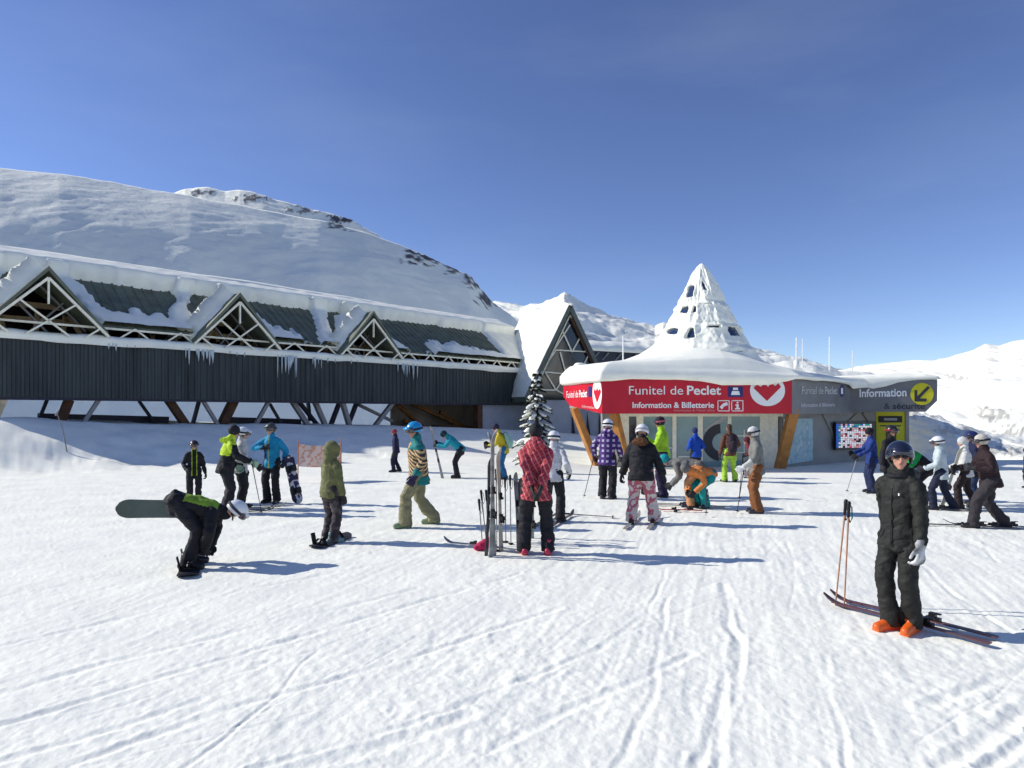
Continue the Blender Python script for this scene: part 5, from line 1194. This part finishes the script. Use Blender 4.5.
for i, (x0, y0, x1, y1, lb) in enumerate(((511,545,510,476,'pole between the tall skis and the mottled upright ski'), (483,550,479,500,'short pole farthest left in the ski cluster'), (487,546,481,491,'leftmost short black-gripped pole by the upright skis'), (489,546,486,491,'second black-gripped pole by the upright skis'), (502,543,500,474,'taller pole right of the tall grey skis'), (506,543,505,478,'outer right pole beside the tall grey skis'), (497,552,496,470,'pole leaning against the tall grey skis'))):
    g1 = G(x0, y0); pole(lb, g1+Vector((0,0,-.04)), U(x1, y1, g1.y+.04), STEEL)
g1 = G(478, 549); ski('mint green tipped ski lying left of the tall grey skis', flatM((g1.x+.05, g1.y-.02, g1.z), 62, .03), mat('ski_mint', (.30,.45,.40), .3, .3, 4, col2=(.15,.03,.08)), None, 1.2)
e = MB(); g1 = G(484, 551); e.limb([g1+Vector((-.10,0,.05)), g1+Vector((.02,.02,.09)), g1+Vector((.12,.02,.16))], [.05,.075,.05], seg=12); me = remeshed(e, .012, 'glove_bundle', C((.50,.02,.09)), 1, .015, 14)
me.transform(Matrix.Translation(-g1)); o = bpy.data.objects.new('cloth_bundle', me); o.location = g1; COL.objects.link(o); tag(o, 'crumpled pink cloth lying across the ski bindings', 'cloth')
e = MB(); 
for (px, py, px2, py2, lb) in ((674,513,698,508,'dark pole lying on the snow left of the teal trousers'), (706,517,707,508,'short pole stuck in the snow before the teal trousers')):
    a_ = G(px, py); b2 = G(px2, py2) if py2 > 510 or px2 == 698 else None
    b2 = b2 if b2 is not None else U(707, 492, a_.y); pole(lb, a_+Vector((0,0,.03)), b2+Vector((0,0,.04)), NAVYS)
g1 = G(616, 519); pole('dark pole lying left of the floral-trousered skier', g1+Vector((0,0,.03)), g1+Vector((-1.0,.35,.05)), NAVYS)
g1 = G(681, 512); o = None
ski('small red ski lying on the snow beside the peach trousers', flatM((g1.x, g1.y, g1.z), 80, .02), mat('ski_red', (.6,.06,.05), .3, .1), None, .9)

# ------------------------------------------------------------------ banner, markers, fir
bn = thing('safety_banner', 'faded orange mesh banner strung between two thin posts behind the olive hood', 'banner', tuple(G(318, 482)))
g0 = G(298, 483); g2 = G(341, 480); z0, z1 = U(300,466,g0.y).z, U(300,444,g0.y).z
BNM = pattern('orange_mesh', 'splotch', (.66,.50,.43), (.60,.30,.20), (.70,.56,.50), 5); q = MB(); rows = []
for i in range(17):
    t = i/16; p = g0.lerp(g2, t); sg = .07*math.sin(math.pi*t)
    for j in range(5): rows.append((p.x, p.y+.04*math.sin(t*9+j), z1-sg-(z1-z0)*j/4))
q.add(rows, [(i*5+j, (i+1)*5+j, (i+1)*5+j+1, i*5+j+1) for i in range(16) for j in range(4)]); q.build('mesh_sheet', BNM, bn, smooth=True)
for p in (g0, g2):
    q = MB(); q.limb([p+Vector((0,0,-.1)), Vector((p.x, p.y, z1+.12))], [.018,.015], seg=8); q.build('post', mat('orange_post', (.5,.16,.08)), bn, smooth=True)
q = MB(); a_ = G(68, 452); q.limb([a_+Vector((0,0,-.2)), U(63,430,a_.y), U(57,413,a_.y)], [.022,.020,.016], seg=8); q.limb([U(56,415,a_.y), U(58,411,a_.y)], [.04,.03], seg=8)
solo(q, 'marker_pole', STEEL, 'thin grey marker pole leaning in the lumpy snow bank', 'pole', base=tuple(a_), smooth=True)

tb = G(538, 474); tb = Vector((tb.x, tb.y+1.0, 0)); tb.z = float(low(tb.x, tb.y)); TH = CH+(HY-371)/F*tb.y-tb.z
tree = thing('fir_tree', 'small fir loaded with snow between the long station and the kiosk', 'tree', tuple(tb))
q = MB(); q.limb([(0,0,-.2),(0,0,TH*.5),(.03,0,TH*.97)], [.10,.06,.015], seg=10); q.build('trunk', BARK, tree, smooth=True, local=True)
rr = random.Random(21); nq = MB(); sq = MB()
tiers = 19
for t in range(tiers):
    f = t/(tiers-1); z = TH*(.13+.84*f); rad = (.80*(1-f)**.85+.10)*(1+.22*rr.uniform(-1,1)); z += rr.uniform(-.08,.08); nb_ = int(11-5*f)
    for k_ in range(nb_):
        a = 2*math.pi*(k_+rr.uniform(-.3,.3)+t*.37)/nb_; L = rad*rr.uniform(.55,1.2); dx, dy = math.cos(a), math.sin(a); droop = L*rr.uniform(.22,.45)
        pts = [Vector((dx*L*s_, dy*L*s_, z-droop*s_**1.6)) for s_ in (0,.25,.5,.75,1)]
        for i in range(120):
            s_ = rr.uniform(.12, 1); c = Vector((dx*L*s_, dy*L*s_, z-droop*s_**1.6)); sd_ = Vector((-dy, dx, 0))*rr.choice((-1,1)); wv = .20*(1.2-s_)*(.7+L)
            tip = c + sd_*wv*rr.uniform(.5,1.2)+Vector((dx,dy,0))*.09+Vector((0,0,rr.uniform(-.10,.02))); wd = Vector((dx,dy,.3))*.012
            nq.add([c-wd, c+wd, tip], [(0,1,2)])
        nq.limb(pts, [.014,.011,.009,.006,.003], seg=5, cap=False)
        if rr.random() < .88:
            n0 = rr.choice((2,3)); s0 = rr.uniform(.3,.6)
            sp_ = [pts[0].lerp(pts[-1], 0)*0 + Vector((dx*L*s_, dy*L*s_, z-droop*s_**1.6+.025)) for s_ in (s0, (s0+1)/2, rr.uniform(.9,1.03))]
            r0 = rr.uniform(.045,.10)*(.6+.5*(1-f)); sq.limb(sp_, [(r0*.9,r0*.5),(r0*1.3,r0*.65),(r0*.8,r0*.45)], ref=(-dy,dx,0), seg=8)
nq.build('foliage', NEEDLE, tree, local=True)
link('snow_load', remeshed(sq, .028, 'snow_load', SNOW, 1, .03, 9), tree)['kind'] = 'stuff'
q = MB(); q.ball((0,0,TH*.985), (.06,.06,.10), 10); q.build('snow_tip', SNOW, tree, local=True, smooth=True)
for o in list(bpy.data.objects):
    if o.type == 'EMPTY' and 'height_cm' in o: del o['height_cm']

GRP = {'ski': 'skis worn, held or planted on the piste', 'ski pole': 'ski poles on the piste', 'person': 'skiers and snowboarders gathered on the snow', 'snowboard': 'snowboards among the crowd', 'mast': 'white masts above the kiosk roof'}
for o in bpy.data.objects:
    if o.parent is None and o.get('category') in GRP: o['group'] = GRP[o['category']]
